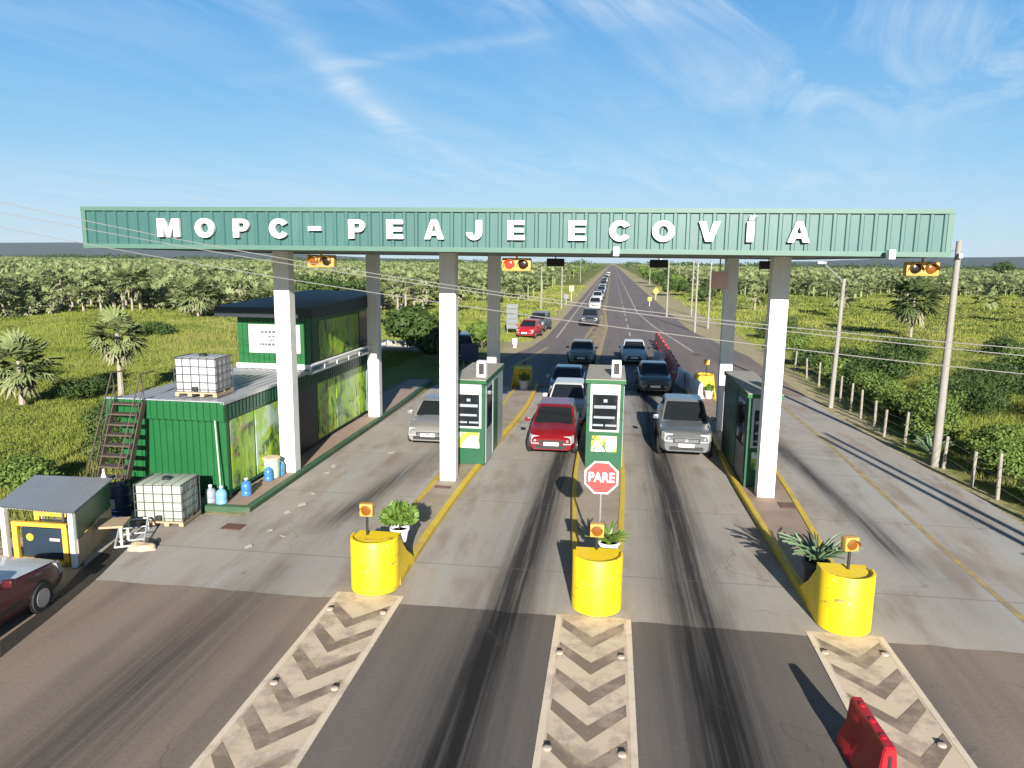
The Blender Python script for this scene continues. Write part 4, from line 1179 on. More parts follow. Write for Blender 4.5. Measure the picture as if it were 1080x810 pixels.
# ------------------------------------------------------------------ stop sign
t = thing('stop_sign', 'red octagonal stop sign reading PARE on a thin post', 'road sign', (-.08, 15.45, .128))
MB().tube([(0,.03,0),(0,.03,2.25)], .028, 10).build('post', M['steel'], t)
oc = [(math.cos(math.pi/8+k*math.pi/4), math.sin(math.pi/8+k*math.pi/4)) for k in range(8)]
def oct_plate(r, y0, y1):
    m = MB(); vs = [(q[0]*r, y0, 2.0+q[1]*r) for q in oc]+[(q[0]*r, y1, 2.0+q[1]*r) for q in oc]
    return m.add(vs, [tuple(range(8)), tuple(reversed(range(8,16)))]+[(i,8+i,8+(i+1)%8,(i+1)%8) for i in range(8)])
oct_plate(.39, -.005, .005).build('sign_border', M['letter'], t, smooth=False)
oct_plate(.355, -.008, -.0055).build('sign_face', M['sign_red'], t, smooth=False)
cu = bpy.data.curves.new('sign_lettering', 'FONT'); cu.body = 'PARE'; cu.size = .27; cu.offset = .006; cu.extrude = .002; cu.align_x = 'CENTER'; cu.align_y = 'CENTER'
o = bpy.data.objects.new('tmp', cu); COL.objects.link(o)
me = bpy.data.meshes.new_from_object(o.evaluated_get(bpy.context.evaluated_depsgraph_get())); bpy.data.objects.remove(o)
me.materials.append(M['letter'])
o = bpy.data.objects.new('sign_lettering', me); COL.objects.link(o); o.parent = t
o.rotation_euler = (math.pi/2, 0, 0); o.location = (0, -.012, 2.0); o.scale = (.92, 1.1, 1)

# ------------------------------------------------------------------ plastic road barriers
def road_barrier(loc, rz, label, m, L=1.1, h=.8, grp='red plastic barriers along the lane'):
    t = thing('road_barrier', label, 'barrier', loc, rz, grp)
    prof = [(-.22,0),(.22,0),(.22,.12),(.12,.34),(.085,h-.05),(.06,h),(-.06,h),(-.085,h-.05),(-.12,.34),(-.22,.12)]
    n = len(prof); k = MB()
    ys = [-L/2, -L/2+.03, -L/2+.03, -.18, -.15, .15, .18, L/2-.03, L/2-.03, L/2]
    sc = [.86, .98, 1, 1, .93, .93, 1, 1, .98, .86]
    vs = []
    for y, s_ in zip(ys, sc):
        for q in prof: vs.append((q[0]*s_, y, q[1]*(1 if s_ > .9 else .97)))
    fs = []
    for i in range(len(ys)-1):
        for j in range(n): fs.append((i*n+j, i*n+(j+1)%n, (i+1)*n+(j+1)%n, (i+1)*n+j)[::-1])
    fs.append(tuple(range(n))); fs.append(tuple(reversed(range((len(ys)-1)*n, len(ys)*n))))
    k.add(vs, fs)
    k.build('barrier_body', m, t)
    c = MB()
    for y in (-L*.30, 0, L*.30): c.lathe([(.045,h-.01),(.045,h+.02),(.03,h+.025)], (0,y,0), 10)
    c.build('cap', m, t)
    g = MB().box(-.02,.02,-L/2-.012,-L/2+.02,h*.35,h*.85)
    g.build('joint_slot', M['trim'], t, smooth=False)
    return t
road_barrier((3.64, 9.50, .012), .06, 'red plastic barrier standing alone on the chevron strip', M['red_plastic'], 1.15, .72)
for i, (px_, py_) in enumerate([(690,363),(692,367),(694.2,371),(696.5,375.5),(699,380),(701.3,385),(703.6,390),(706,395),(708.5,400.5)]):
    p = gp(px_, py_)
    rb = road_barrier((p.x+.25, p.y, 0), .06, 'red plastic barrier in the row leading to the white blocks', M['red_plastic'], 1.5, 1.0)
for i, (px_, py_) in enumerate([(716,407),(724,413),(732,420)]):
    p = gp(px_, py_)
    road_barrier((p.x+.15, p.y+.2, 0), .06, 'white plastic block in the row beside the distant yellow barrier', M['white_plastic'], 1.95, .92, 'white plastic blocks behind the yellow barrier')
p = gp(697, 384); road_barrier((p.x-.1, p.y+1.5, 0), .5, 'small pale block among the red barriers', M['white_plastic'], .9, .7, 'white plastic blocks behind the yellow barrier')

# road studs
sm = mat('stud_white', (.40,.34,.27), .5, var=.1, dirt=(DUST, .5))
studs = [(590,689),(655,694),(577,790),(656,797),(348,643),(404,647),(289,721),(353,727),(870,689),(933,691),(993,787),(620,600)]
for px_, py_ in studs[:-1]:
    p = gp(px_, py_)
    t = thing('road_stud', 'small pale road stud on a chevron strip', 'road stud', (p.x, p.y, .013), 0, 'pale studs on the chevron strips')
    MB().lathe([(.066,0),(.062,.016),(.05,.026),(.02,.029)], (0,0,0), 14).build('stud_body', sm, t)
    MB().box(-.045,.045,.035,.078,.005,.03).build('reflector', M['trim'], t, smooth=False)

# ------------------------------------------------------------------ vehicles
def lerp(pts, y): return float(np.interp(y, [p[0] for p in pts], [p[1] for p in pts]))
CARSPEC = {
 # L, W, belt profile (y from rear to front, z), cabin: (base_rear, roof_rear, roof_front, base_front), roof z
 'hatch': dict(L=3.95, W=1.70, top=[(-1.975,.86),(-1.9,.95),(-1.2,.98),(.75,.97),(1.0,.95),(1.55,.86),(1.85,.74),(1.975,.62)], cab=(-1.93,-1.45,.12,.98), rz=1.50, wr=.30, wb=(-1.18,1.24)),
 'sedan': dict(L=4.45, W=1.74, top=[(-2.225,.80),(-2.1,.95),(-1.5,.98),(.8,.95),(1.1,.92),(1.75,.84),(2.1,.72),(2.225,.60)], cab=(-1.45,-.85,.28,1.08), rz=1.43, wr=.31, wb=(-1.3,1.33)),
 'saloon': dict(L=4.5, W=1.70, top=[(-2.25,.76),(-2.1,.88),(-1.5,.90),(.5,.90),(.8,.88),(1.6,.80),(2.1,.72),(2.25,.60)], cab=(-1.75,-1.15,-.15,.58), rz=1.36, wr=.29, wb=(-1.3,1.36)),
 'suv':  dict(L=4.55, W=1.84, top=[(-2.275,1.0),(-2.2,1.10),(-1.5,1.13),(.75,1.12),(1.0,1.10),(1.75,1.04),(2.1,.96),(2.275,.80)], cab=(-2.2,-1.85,.15,.98), rz=1.76, wr=.37, wb=(-1.38,1.40)),
 'pickup': dict(L=5.1, W=1.84, top=[(-2.55,1.02),(-2.5,1.08),(-.95,1.09),(.85,1.10),(1.15,1.09),(2.0,1.02),(2.4,.95),(2.55,.80)], cab=(-1.0,-.85,.35,1.15), rz=1.76, wr=.38, wb=(-1.6,1.62)),
 'van':  dict(L=4.3, W=1.72, top=[(-2.15,.98),(-2.1,1.05),(-1.4,1.06),(1.05,1.02),(1.3,.98),(1.8,.82),(2.05,.72),(2.15,.58)], cab=(-2.1,-1.9,.25,1.32), rz=1.68, wr=.31, wb=(-1.3,1.42)),
}
def make_car(kind, label, loc, rz, body_m, detail=2, roof_m=None, hood_m=None, cat='car', name='parked_car', grp='vehicles queuing at the toll gate', dark_grille=True, bars=False):
    sp = CARSPEC[kind]; L, W, hw = sp['L'], sp['W'], sp['W']/2
    t = thing(name, label, cat, loc, rz, grp)
    zb_ = .20 if kind not in ('suv','pickup') else .28
    def halfw(y):
        e = L/2-abs(y)
        k = 1.0
        if e < .75: k = .80+.20*math.sin(min(1, e/.75)*math.pi/2)**.8
        return hw*k
    ys = sorted(set(list(np.linspace(-L/2, L/2, 27))+[-L/2+.04, -L/2+.12, L/2-.04, L/2-.12]))
    m = MB(); rows = []
    for y in ys:
        wv = halfw(y); zt_ = lerp(sp['top'], y); e = L/2-abs(y)
        lift = .10*max(0, 1-e/.25)
        zb2 = zb_+lift*.6; cr = .035
        half = [(0, zb2), (wv*.86, zb2), (wv*.97, zb2+.07), (wv*1.0, zb2+(zt_-zb2)*.45), (wv*.985, zb2+(zt_-zb2)*.72), (wv*.94, zt_-.045), (wv*.84, zt_), (wv*.45, zt_+cr), (0, zt_+cr*1.15)]
        ring = half + [(-a, b2) for a, b2 in reversed(half[1:-1])]
        rows.append([(q[0], y, q[1]) for q in ring])
    n = len(rows[0]); vs = [q for r_ in rows for q in r_]; fs = []; mi_hood = []
    for i in range(len(rows)-1):
        for j in range(n): fs.append((i*n+j, (i+1)*n+j, (i+1)*n+(j+1)%n, i*n+(j+1)%n))
    fs.append(tuple(range(n))); fs.append(tuple(reversed(range((len(rows)-1)*n, len(rows)*n))))
    m.add(vs, fs)
    # cabin shell: frustum with pillars and roof
    br, rr_, rf_, bf = sp['cab']; zr = sp['rz']
    def cabpt(u, v, k):   # u across -1..1, v along 0..1 (rear..front), k height 0..1
        y0 = br+(bf-br)*v; y1 = rr_+(rf_-rr_)*v; y = y0+(y1-y0)*k
        zb3 = lerp(sp['top'], max(-L/2+.08, min(L/2-.1, y0)))-.01
        wv = (halfw(y0)*.90)*(1-k)+(hw*.735)*k
        z = zb3+(zr-zb3)*k
        return Vector((u*wv, y, z))
    ks = [0,.5,.9,.985,1.0]; ins = [1,.985,.97,.94,.86]
    rings = []
    for k, a in zip(ks, ins):
        kk = k
        pts = []
        vv = [.5+(v-.5)*(1 if k < .95 else .97) for v in np.linspace(0,1,7)]
        for v in vv: pts.append(cabpt(a/ins[0] if k > .9 else 1, v, kk))
        for v in reversed(vv): pts.append(cabpt(-(a/ins[0] if k > .9 else 1), v, kk))
        rings.append(pts)
    b0 = len(m.v); nn_ = len(rings[0])
    for r_ in rings: m.v += [tuple(q) for q in r_]
    for i in range(len(rings)-1):
        for j in range(nn_): m.f.append([b0+i*nn_+j, b0+i*nn_+(j+1)%nn_, b0+(i+1)*nn_+(j+1)%nn_, b0+(i+1)*nn_+j]); m.m.append(0)
    top0 = b0+(len(rings)-1)*nn_
    crown = []
    for j in range(6):
        m.f.append([top0+j, top0+j+1, top0+nn_-2-j, top0+nn_-1-j]); m.m.append(0)
    m.build('body', body_m, t)
    if roof_m:
        rq = MB(); q = [cabpt(u, v, 1.0)+Vector((0,0,.006)) for u, v in ((-.8,.06),(.8,.06),(.8,.94),(-.8,.94))]
        rq.add(q, [(0,1,2,3)]); rq.build('roof_panel', roof_m, t, smooth=False)
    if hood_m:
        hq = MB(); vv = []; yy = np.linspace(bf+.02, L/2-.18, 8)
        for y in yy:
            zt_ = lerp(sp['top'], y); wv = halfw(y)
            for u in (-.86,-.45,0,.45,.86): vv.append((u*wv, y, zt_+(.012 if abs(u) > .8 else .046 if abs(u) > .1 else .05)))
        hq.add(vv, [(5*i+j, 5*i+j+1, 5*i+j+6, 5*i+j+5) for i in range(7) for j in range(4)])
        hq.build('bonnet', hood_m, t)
    # glazing, proud of the shell
    def panel(corners, nm, off):
        c = [Vector(q) for q in corners]; nrm = (c[1]-c[0]).cross(c[3]-c[0]).normalized()
        if nrm.dot(off) < 0: nrm = -nrm
        ce = sum(c, Vector())/4; r0 = .10
        pts = []
        for i in range(4):
            a, p0, b2 = c[i-1], c[i], c[(i+1) % 4]
            la, lb = min(.4, .07/(a-p0).length), min(.4, .07/(b2-p0).length)
            pts += [p0.lerp(a, la), p0.lerp((a+b2)/2, .0+min(la,lb)*.45), p0.lerp(b2, lb)]
        g = MB(); k = len(pts)
        g.add([q+nrm*.010 for q in pts]+[q-nrm*.01 for q in pts], [tuple(range(k)), tuple(reversed(range(k,2*k)))]+[(i,k+i,k+(i+1)%k,(i+1)%k) for i in range(k)])
        return g.build(nm, M['glass'], t, smooth=False)
    F = lambda u, k: cabpt(u, 1, k)
    panel([F(-.93,.06),F(.93,.06),F(.91,.90),F(-.91,.90)], 'windscreen', Vector((0,1,.5)))
    if detail >= 1:
        Rr = lambda u, k: cabpt(u, 0, k)
        panel([Rr(.88,.12),Rr(-.88,.12),Rr(-.86,.86),Rr(.86,.86)], 'rear_window', Vector((0,-1,.5)))
        for sgn in (-1, 1):
            Sd = lambda v, k: cabpt(sgn, v, k)
            panel([Sd(.50,.10),Sd(.94,.10),Sd(.95,.86),Sd(.50,.86)], 'side_window', Vector((sgn,0,.3)))
            panel([Sd(.08,.10),Sd(.46,.10),Sd(.46,.86),Sd(.09,.86)], 'side_window', Vector((sgn,0,.3)))
    # wheels
    for sgn in (-1, 1):
        for wy in sp['wb']:
            r_ = sp['wr']
            wv = hw
            MB().lathe([(r_+.035,0),(r_+.035,.012)], (sgn*(wv*.995)-.006, wy, r_+.015), 22, axis='x').build('wheel_arch', M['trim'], t, smooth=False)
            wh = MB().lathe([(r_*.66,-.078),(r_*.95,-.078),(r_,-.05),(r_,.05),(r_*.95,.078),(r_*.66,.078)], (sgn*(wv-.05), wy, r_), 22, axis='x').build('wheel', M['tyre'], t)
            if detail >= 1:
                x_ = sgn*(wv+.030)
                MB().lathe([(r_*.62,-.006),(r_*.62,.006)], (x_, wy, r_), 18, axis='x').build('rim', M['rim'], wh)
    # front
    zh = lerp(sp['top'], L/2-.14)-.10
    yf = L/2
    tall = kind in ('suv','pickup')
    zE = lerp(sp['top'], yf); zU = lerp(sp['top'], yf-.16)
    hs = .0 if tall else .03
    for sgn in (-1, 1):
        lo_, hi_ = zE-.13-hs, zU-.025
        iu, ol, ou = hw*.50, hw*.81, hw*.925
        a = [(iu,yf+.014,lo_),(ol,yf+.010,lo_+.01),(ou,yf-.24,lo_+.05),(iu,yf-.30,lo_+.02),(iu,yf-.085,hi_),(ol,yf-.10,hi_+.01),(ou*.985,yf-.30,hi_+.025),(iu,yf-.30,hi_+.04)]
        if sgn < 0:
            a = [(-q[0],q[1],q[2]) for q in a]; a = [a[1],a[0],a[3],a[2],a[5],a[4],a[7],a[6]]
        hl = MB().hexa([a[1],a[0],a[3],a[2],a[5],a[4],a[7],a[6]]).build('headlight', M['lamp'], t, smooth=False)
        if detail >= 2: MB().lathe([(.055,yf-.02),(.05,yf+.022)], (sgn*hw*.66,0,(lo_+hi_)/2-.01), 12, axis='y').build('lamp_bulb', M['chrome'], hl)
    gz0, gz1 = (zE-.17, zE+.0) if tall else (zE-.15, zE-.02)
    gx = hw*.49
    MB().box(-gx, gx, yf-.06, yf+.012, gz0, gz1).build('grille', M['trim'], t, smooth=False)
    zh = gz1-.02
    if bars:
        gb = MB()
        for zz in (zh-.10, zh-.06, zh-.02): gb.box(-hw*.44, hw*.44, yf+.008, yf+.022, zz-.008, zz+.008)
        gb.lathe([(.065,yf+.005),(.06,yf+.03)], (0,0,zh-.055), 14, axis='y')
        gb.build('grille_bars', M['chrome'], t, smooth=False)
    if detail >= 1:
        zl = zb_+.10
        MB().box(-hw*.62, hw*.62, yf-.04, yf+.010, zl, zl+.13).build('air_intake', M['trim'], t, smooth=False)
        MB().box(-.26, .26, yf+.012, yf+.026, zl+.115, zl+.235).build('number_plate', M['plate'], t, smooth=False)
        for sgn in (-1, 1):
            MB().lathe([(.06,0),(.055,.015)], (sgn*hw*.66, yf-.075, zl+.07), 12, axis='y').build('fog_lamp', M['chrome'], t)
            mp = cabpt(sgn, .97, .06)
            MB().bbox(mp.x+sgn*.20-.10, mp.x+sgn*.20+.10, mp.y-.10, mp.y+.02, mp.z+.02, mp.z+.17, .035).build('wing_mirror', body_m, t)
            MB().box(sgn*hw*.62-.14, sgn*hw*.62+.14, -yf-.006+.0, -yf+.05, .70, .88).build('tail_light', M['tail'], t, smooth=False)
        MB().box(-hw*.7, hw*.7, -yf-.02, -yf+.08, zb_+.06, zb_+.26).build('rear_bumper', body_m if not tall else M['trim'], t, smooth=False)
        for sgn in (-1,1):
            MB().box(min(sgn*hw*.99,sgn*(hw+.012)), max(sgn*hw*.99,sgn*(hw+.012)), -.9, .85, zb_+.22, zb_+.30).build('side_moulding', M['trim'], t, smooth=False)
            for wy in (.05, -.95): MB().bbox(min(sgn*hw*.975,sgn*(hw+.014)), max(sgn*hw*.975,sgn*(hw+.014)), wy-.02, wy+.14, lerp(sp['top'],0)-.22, lerp(sp['top'],0)-.18, .006).build('door_handle', body_m, t)
    if kind == 'pickup':
        MB().box(-hw*.80, hw*.80, -L/2+.10, br-.06, 1.085, 1.14).build('load_cover', M['trim'], t, smooth=False)
    if kind in ('suv',) and detail >= 1:
        rb = MB()
        for sgn in (-1,1): rb.tube([(sgn*hw*.62,rr_+.1,zr+.05),(sgn*hw*.62,rf_-.1,zr+.05)], .02, 6)
        rb.build('roof_rail', M['chrome'], t)
    return t
P = {'red': paint('paint_red', (.17,.006,.010)), 'silver': paint('paint_silver', (.17,.18,.19), .3, .4), 'greysilver': paint('paint_grey_silver', (.26,.255,.24), .3, .3),
     'white': paint('paint_white', (.50,.50,.49)), 'dark': paint('paint_dark', (.02,.022,.026)), 'olive': paint('paint_olive', (.10,.095,.06)), 'beige': paint('paint_beige', (.24,.21,.17), .3, .2),
     'maroon': paint('paint_maroon', (.062,.010,.014), .3), 'navy': paint('paint_navy', (.02,.035,.09)), 'bluegrey': paint('paint_blue_grey', (.16,.21,.30), .3, .3), 'bright_red': paint('paint_bright_red', (.42,.012,.014))}
def at_front(kind, x, y, z=0): return (x, y+CARSPEC[kind]['L']/2, z)
A = math.pi
make_car('sedan', 'silver car half hidden behind the middle white pillar', at_front('sedan', -6.45, 25.3, .004), A+.02, P['greysilver'], 2, bars=True)
make_car('hatch', 'red hatchback stopped between the first and second booths', at_front('hatch', -1.90, 24.8, .004), A, P['red'], 2)
make_car('hatch', 'white car directly behind the red hatchback', at_front('hatch', -1.72, 29.9, .004), A, P['white'], 1)
make_car('sedan', 'dark vehicle with pale roof in canopy shade behind the white car', at_front('sedan', -2.05, 35.2, .004), A, P['bluegrey'], 1)
make_car('sedan', 'beige fronted car where the canopy shadow begins on the road', at_front('sedan', -1.85, 48.4), A, P['beige'], 1)
make_car('pickup', 'bright silver pickup leaving the lane beside the third booth', at_front('pickup', 2.80, 25.1, .004), A-.03, P['silver'], 2, bars=True)
make_car('sedan', 'olive car with lit front in canopy shade behind the silver pickup', at_front('sedan', 2.40, 37.8, .004), A, P['olive'], 1)
make_car('sedan', 'pale car with blue windscreen near the row of red barriers', at_front('sedan', 1.66, 49.3), A, P['white'], 1)
make_car('hatch', 'bright red car on the verge side of the far road', at_front('hatch', -7.25, 64.6), A-.15, P['bright_red'], 1)
make_car('suv', 'silver car with dark roof just behind the bright red one', at_front('suv', -7.05, 71.0), A-.12, P['silver'], 1, roof_m=P['dark'])
for (x, y, kind, pm, lab, rm) in [
  (-2.2, 78, 'suv', 'dark', 'dark car with silver bonnet leading the distant queue', None), (-2.3, 106, 'suv', 'white', 'white car second in the distant queue', None),
  (-2.4, 128, 'suv', 'white', 'white car with dark roof third in the distant queue', 'bluegrey'), (-2.2, 143, 'sedan', 'silver', 'silver car just ahead of the blue grey one in the queue', None), (-2.2, 158, 'suv', 'bluegrey', 'blue grey car in the middle of the distant queue', None), (-2.2, 173, 'suv', 'white', 'white car just behind the blue grey one in the queue', None), (-2.3, 208, 'suv', 'silver', 'silver speck of a car behind the navy one', None), (-2.3, 255, 'suv', 'white', 'white speck of a car behind the small black one', None), (-2.2, 325, 'sedan', 'dark', 'tiny dark car behind the tiny olive one', None),
  (-2.3, 190, 'sedan', 'navy', 'navy car behind two pale ones in the distant queue', None), (-2.4, 228, 'suv', 'dark', 'black car small in the distant queue', None), (-2.3, 285, 'suv', 'olive', 'tiny olive car far back in the queue', None),
  (-2.2, 370, 'pickup', 'white', 'tiny white pickup near the end of the queue', None), (-2.2, 470, 'suv', 'white', 'last white speck of a car on the road', None)]:
    c = make_car(kind, lab, at_front(kind, x, y), A, P[pm], 0, roof_m=P[rm] if rm else None, hood_m=P['silver'] if (pm == 'dark' and y < 80) else None)  # bonnet of the leading dark car is coloured silver
# maroon car at the yard edge

make_car('saloon', 'maroon car with whitish bonnet at the edge of the yard', (-11.30, 10.45, -.03), .09, P['maroon'], 2, hood_m=paint('paint_chalky', (.55,.55,.54), .35), grp='cars parked beside the office yard')
make_car('suv', 'dark blue car parked beyond the office at the tree shade', (-10.2, 49.5, 0), A+.25, P['navy'], 1, grp='cars parked beside the office yard')

# ------------------------------------------------------------------ poles, cables, fence, road signs
def pole(x, y, h, r0, r1, label, lean=(0,0), arm=None, group='utility poles along the highway', light=False):
    t = thing('utility_pole', label, 'utility pole', (x, y, -.06), 0, group)
    MB().tube([(0,0,0),(lean[0]*.5,lean[1]*.5,h*.5),(lean[0],lean[1],h+.06)], [r0,(r0+r1)/2,r1], 12).build('pole_shaft', M['wood_pole'], t)
    if arm:
        a = MB().tube([(lean[0],lean[1],h-.1),(lean[0]+arm[0],lean[1]+arm[1],h+arm[2])], .03, 8)
        ar = a.build('lamp_arm', M['steel'], t)
        MB().bbox(lean[0]+arm[0]-.32,lean[0]+arm[0]+.10,lean[1]+arm[1]-.1,lean[1]+arm[1]+.1,h+arm[2]-.03,h+arm[2]+.09,.03).build('lamp_head', M['steel'], ar)
    else:
        c = MB().box(lean[0]-.06,lean[0]+.06,lean[1]-r1-.14,lean[1]-r1,h-.5,h-.35)
        c.build('cable_bracket', M['steel'], t, smooth=False)
    return t
p = gp(986, 490); pole(p.x, p.y, 7.55, .145, .09, 'tall pale pole at the roadside reaching the canopy end', (.0, .0))
p = gp(876, 429); pole(p.x, p.y, 6.1, .12, .085, 'pale lamp pole with a slanting arm beside the bypass lane', (.12, 0), arm=(-.95,0,.75))
for px_, py_, h, lab in ((703,334,6.9,'slim white pole nearest the far road on its right verge'), (729,332,7.4,'slim pole left of a close pair on the right verge'), (732.6,350,7.0,'slim pole standing nearest in the close pair on the right verge'), (746.5,346,7.2,'slim pale pole beside the hanging pink sign'), (570.5,326,6.0,'slim white pole furthest from the far road on the left verge'), (592,325,6.2,'slim white pole nearest the far road on the left verge')):
    p = gp(px_, py_); pole(p.x, p.y, h, .12, .08, lab, arm=((-1.0 if px_ > 650 else 1.0),0,.35) if px_ in (703,570.5) else None)
for px_, py_, lab in ((685,300,'small far pole behind the roadside trees'), (716,303,'thin distant pole among the roadside trees'), (612,298,'thin distant pole on the left verge')):
    p = gp(px_, py_); pole(p.x, p.y, 7.0, .13, .09, lab)
# pair of poles just outside the picture on the right: their shadows fall across the bypass lane
pr = pole(11.35, 12.2, 6.2, .11, .09, 'nearer pole of the pair casting long shadows on the bypass lane', group='paired poles by the bypass lane')
pole(11.82, 12.2, 6.4, .11, .09, 'outer pole of the pair casting long shadows on the bypass lane', group='paired poles by the bypass lane')
t = thing('meter_box', 'grey meter box fixed on the paired poles', 'box', (11.2, 12.1, 1.9))
MB().bbox(-.34,.26,-.14,-.02,-.28,.22,.02).build('box_body', M['steel'], t); MB().box(-.30,.22,-.155,-.141,-.24,.18).build('door', M['sign_back'], t, smooth=False)
pl_ = pole(-17.2, 14.6, 9.1, .15, .11, 'tall pole beside the yard carrying the crossing cables', group='paired poles by the bypass lane')
def cable(a, b, sag, label, r=.0075, n=28):
    a, b = Vector(a), Vector(b)
    pts = []
    for i in range(n+1):
        s_ = i/n; q = a.lerp(b, s_); q.z -= 4*sag*s_*(1-s_); pts.append(q)
    o = MB().tube(pts, r, 5).build('cable', M['wire'])
    return tag(o, label, 'cable', 'cables crossing in front of the canopy')
cable((-17.2,14.5,8.75),(11.35,12.1,5.29),.76,'topmost thin grey cable sloping across the toll gate')
cable((-17.2,14.5,8.39),(11.35,12.1,5.07),.53,'second thin grey cable just under the topmost one')
cable((-17.2,14.5,8.06),(11.35,12.1,4.77),.50,'lowest thin grey cable sloping across the toll gate')
for (a, b, sg_, lab) in (((11.2,26.3,7.3),(11.05,36.9,6.0),.25,'thin cable between the tall pole and the lamp pole'), ((11.05,36.9,6.0),(8.2,75,6.8),.8,'thin cable from the lamp pole along the highway')):
    o = cable(a, b, sg_, lab)
t = thing('lamp_head', 'dark lamp head poking in at the far left sky edge', 'lamp', (-17.2+3.15, 14.5, 8.0))
MB().bbox(-.15,.42,-.12,.12,-.05,.08,.03).build('housing', M['trim'], t)
MB().tube([(-3.1,0,-.2),(-.1,0,0)], .03, 6).build('arm', M['steel'], t)

# roadside fence
fpts = [(11.75,16.2),(11.7,18.6),(11.45,20.6),(11.5,22.6),(11.3,23.8),(11.35,25.9),(11.2,28.9),(11.05,30.6),(11.25,32.3),(11.3,34.2),(11.4,36.0),(11.5,38.0),(11.7,40.4),(11.8,43.0),(11.9,46.0),(12.0,49.5),(12.1,53.5),(12.2,58)]
fe = thing('fence', 'wire fence on uneven wooden posts along the bypass lane', 'fence', (11.4, 26, 0))
rr = random.Random(11); tops = []
for x, y in fpts:
    hgt = rr.uniform(1.05,1.45); lx, ly = rr.uniform(-.08,.08), rr.uniform(-.08,.08)
    MB().tube([(x-11.4,y-26,-.3),(x-11.4+lx,y-26+ly,hgt)], [.058,.05], 8).build('post', M['post'], fe)
    tops.append((x-11.4+lx*.8, y-26+ly*.8))
for z in (.35,.65,.95):
    MB().tube([(q[0],q[1],z) for q in tops], .006, 4).build('fence_wire', M['wire'], fe)

def road_sign(px_, py_, h, kind, label, Wd=.6, Hd=.6, m=None, back=None):
    p = gp(px_, py_); t = thing('road_sign', label, 'road sign', (p.x, p.y, -.06))
    MB().tube([(0,0,0),(0,0,h)], .035, 8).build('post', M['white_steel'], t)
    b_ = MB()
    if kind == 'diamond':
        b_.add([(0,-.05,h-Hd),(Wd,-.05,h),(0,-.05,h+Hd),(-Wd,-.05,h),(0,-.035,h-Hd),(Wd,-.035,h),(0,-.035,h+Hd),(-Wd,-.035,h)], [(0,1,2,3),(7,6,5,4),(0,4,5,1),(1,5,6,2),(2,6,7,3),(3,7,4,0)])
    else: b_.box(-Wd/2,Wd/2,-.055,-.035,h-Hd/2,h+Hd/2)
    b_.build('sign_board', m, t, smooth=False)
    return t
road_sign(691.5, 316, 1.6, 'diamond', 'yellow diamond sign under the trees on the right verge', .55, .75, M['sign_yellow'])
road_sign(685, 323, 1.2, 'plate', 'small yellow marker board on the right verge', .6, .6, M['sign_yellow'])
road_sign(602.5, 318, 2.3, 'plate', 'pale square sign board on the left verge', .8, 1.0, M['cream'])
road_sign(597, 320, 1.2, 'plate', 'small grey board beside the pale square one', .7, .7, M['sign_back'])
t0 = gp(540, 352); t = thing('road_sign', 'tall grey slatted board left of the bright red car', 'road sign', (t0.x, t0.y, -.06))
MB().tube([(-.45,0,0),(-.45,0,2.9)], .04, 6).build('post', M['steel'], t); MB().tube([(.45,0,0),(.45,0,2.9)], .04, 6).build('post', M['steel'], t)
for k in range(5):
    MB().box(-.52,.52,-.07,-.045,.55+k*.47,.55+k*.47+.40).build('board_slat', M['sign_back'], t, smooth=False)
p = gp(495, 392); t = thing('road_sign', 'dark navy board tilted beside the shaded verge', 'road sign', (p.x, p.y, -.05), .25)
MB().box(-.55,.55,-.05,-.02,.7,1.75).build('sign_board', M['sign_navy'], t, smooth=False)
for x in (-.35,.35): MB().tube([(x,0,0),(x,0,1.7)], .035, 6).build('post', M['steel'], t)
p = gp(543, 366); t = thing('marker_post', 'short white marker post with reddish foot on the left verge', 'post', (p.x, p.y, -.05))
MB().bbox(-.18,.18,-.10,.10,.25,.75,.03).build('marker_body', M['letter'], t); MB().box(-.13,.13,-.08,.08,0,.25).build('foot', M['pink'], t, smooth=False)
p = gp(553, 388); t = thing('marker_post', 'rusty marker post where the canopy shadow begins', 'post', (p.x, p.y, 0))
MB().lathe([(.16,0),(.16,.05),(.05,.08),(.045,.65),(.02,.70)], (0,0,0), 12).build('marker_body', M['iron'], t); MB().lathe([(.055,.45),(.06,.46),(.06,.55),(.055,.56)], (0,0,0), 12).build('band', M['pink'], t)
p = gp(418, 370); t = thing('low_wall', 'long low pale wall in front of the dark trees', 'wall', (p.x, p.y, -.06))
MB().box(-2.2,2.2,-.12,.12,0,.75).build('wall_face', M['roof_grey'], t, smooth=False); MB().box(-2.25,2.25,-.16,.16,.75,.83).build('coping', M['roof_sheet'], t, smooth=False)

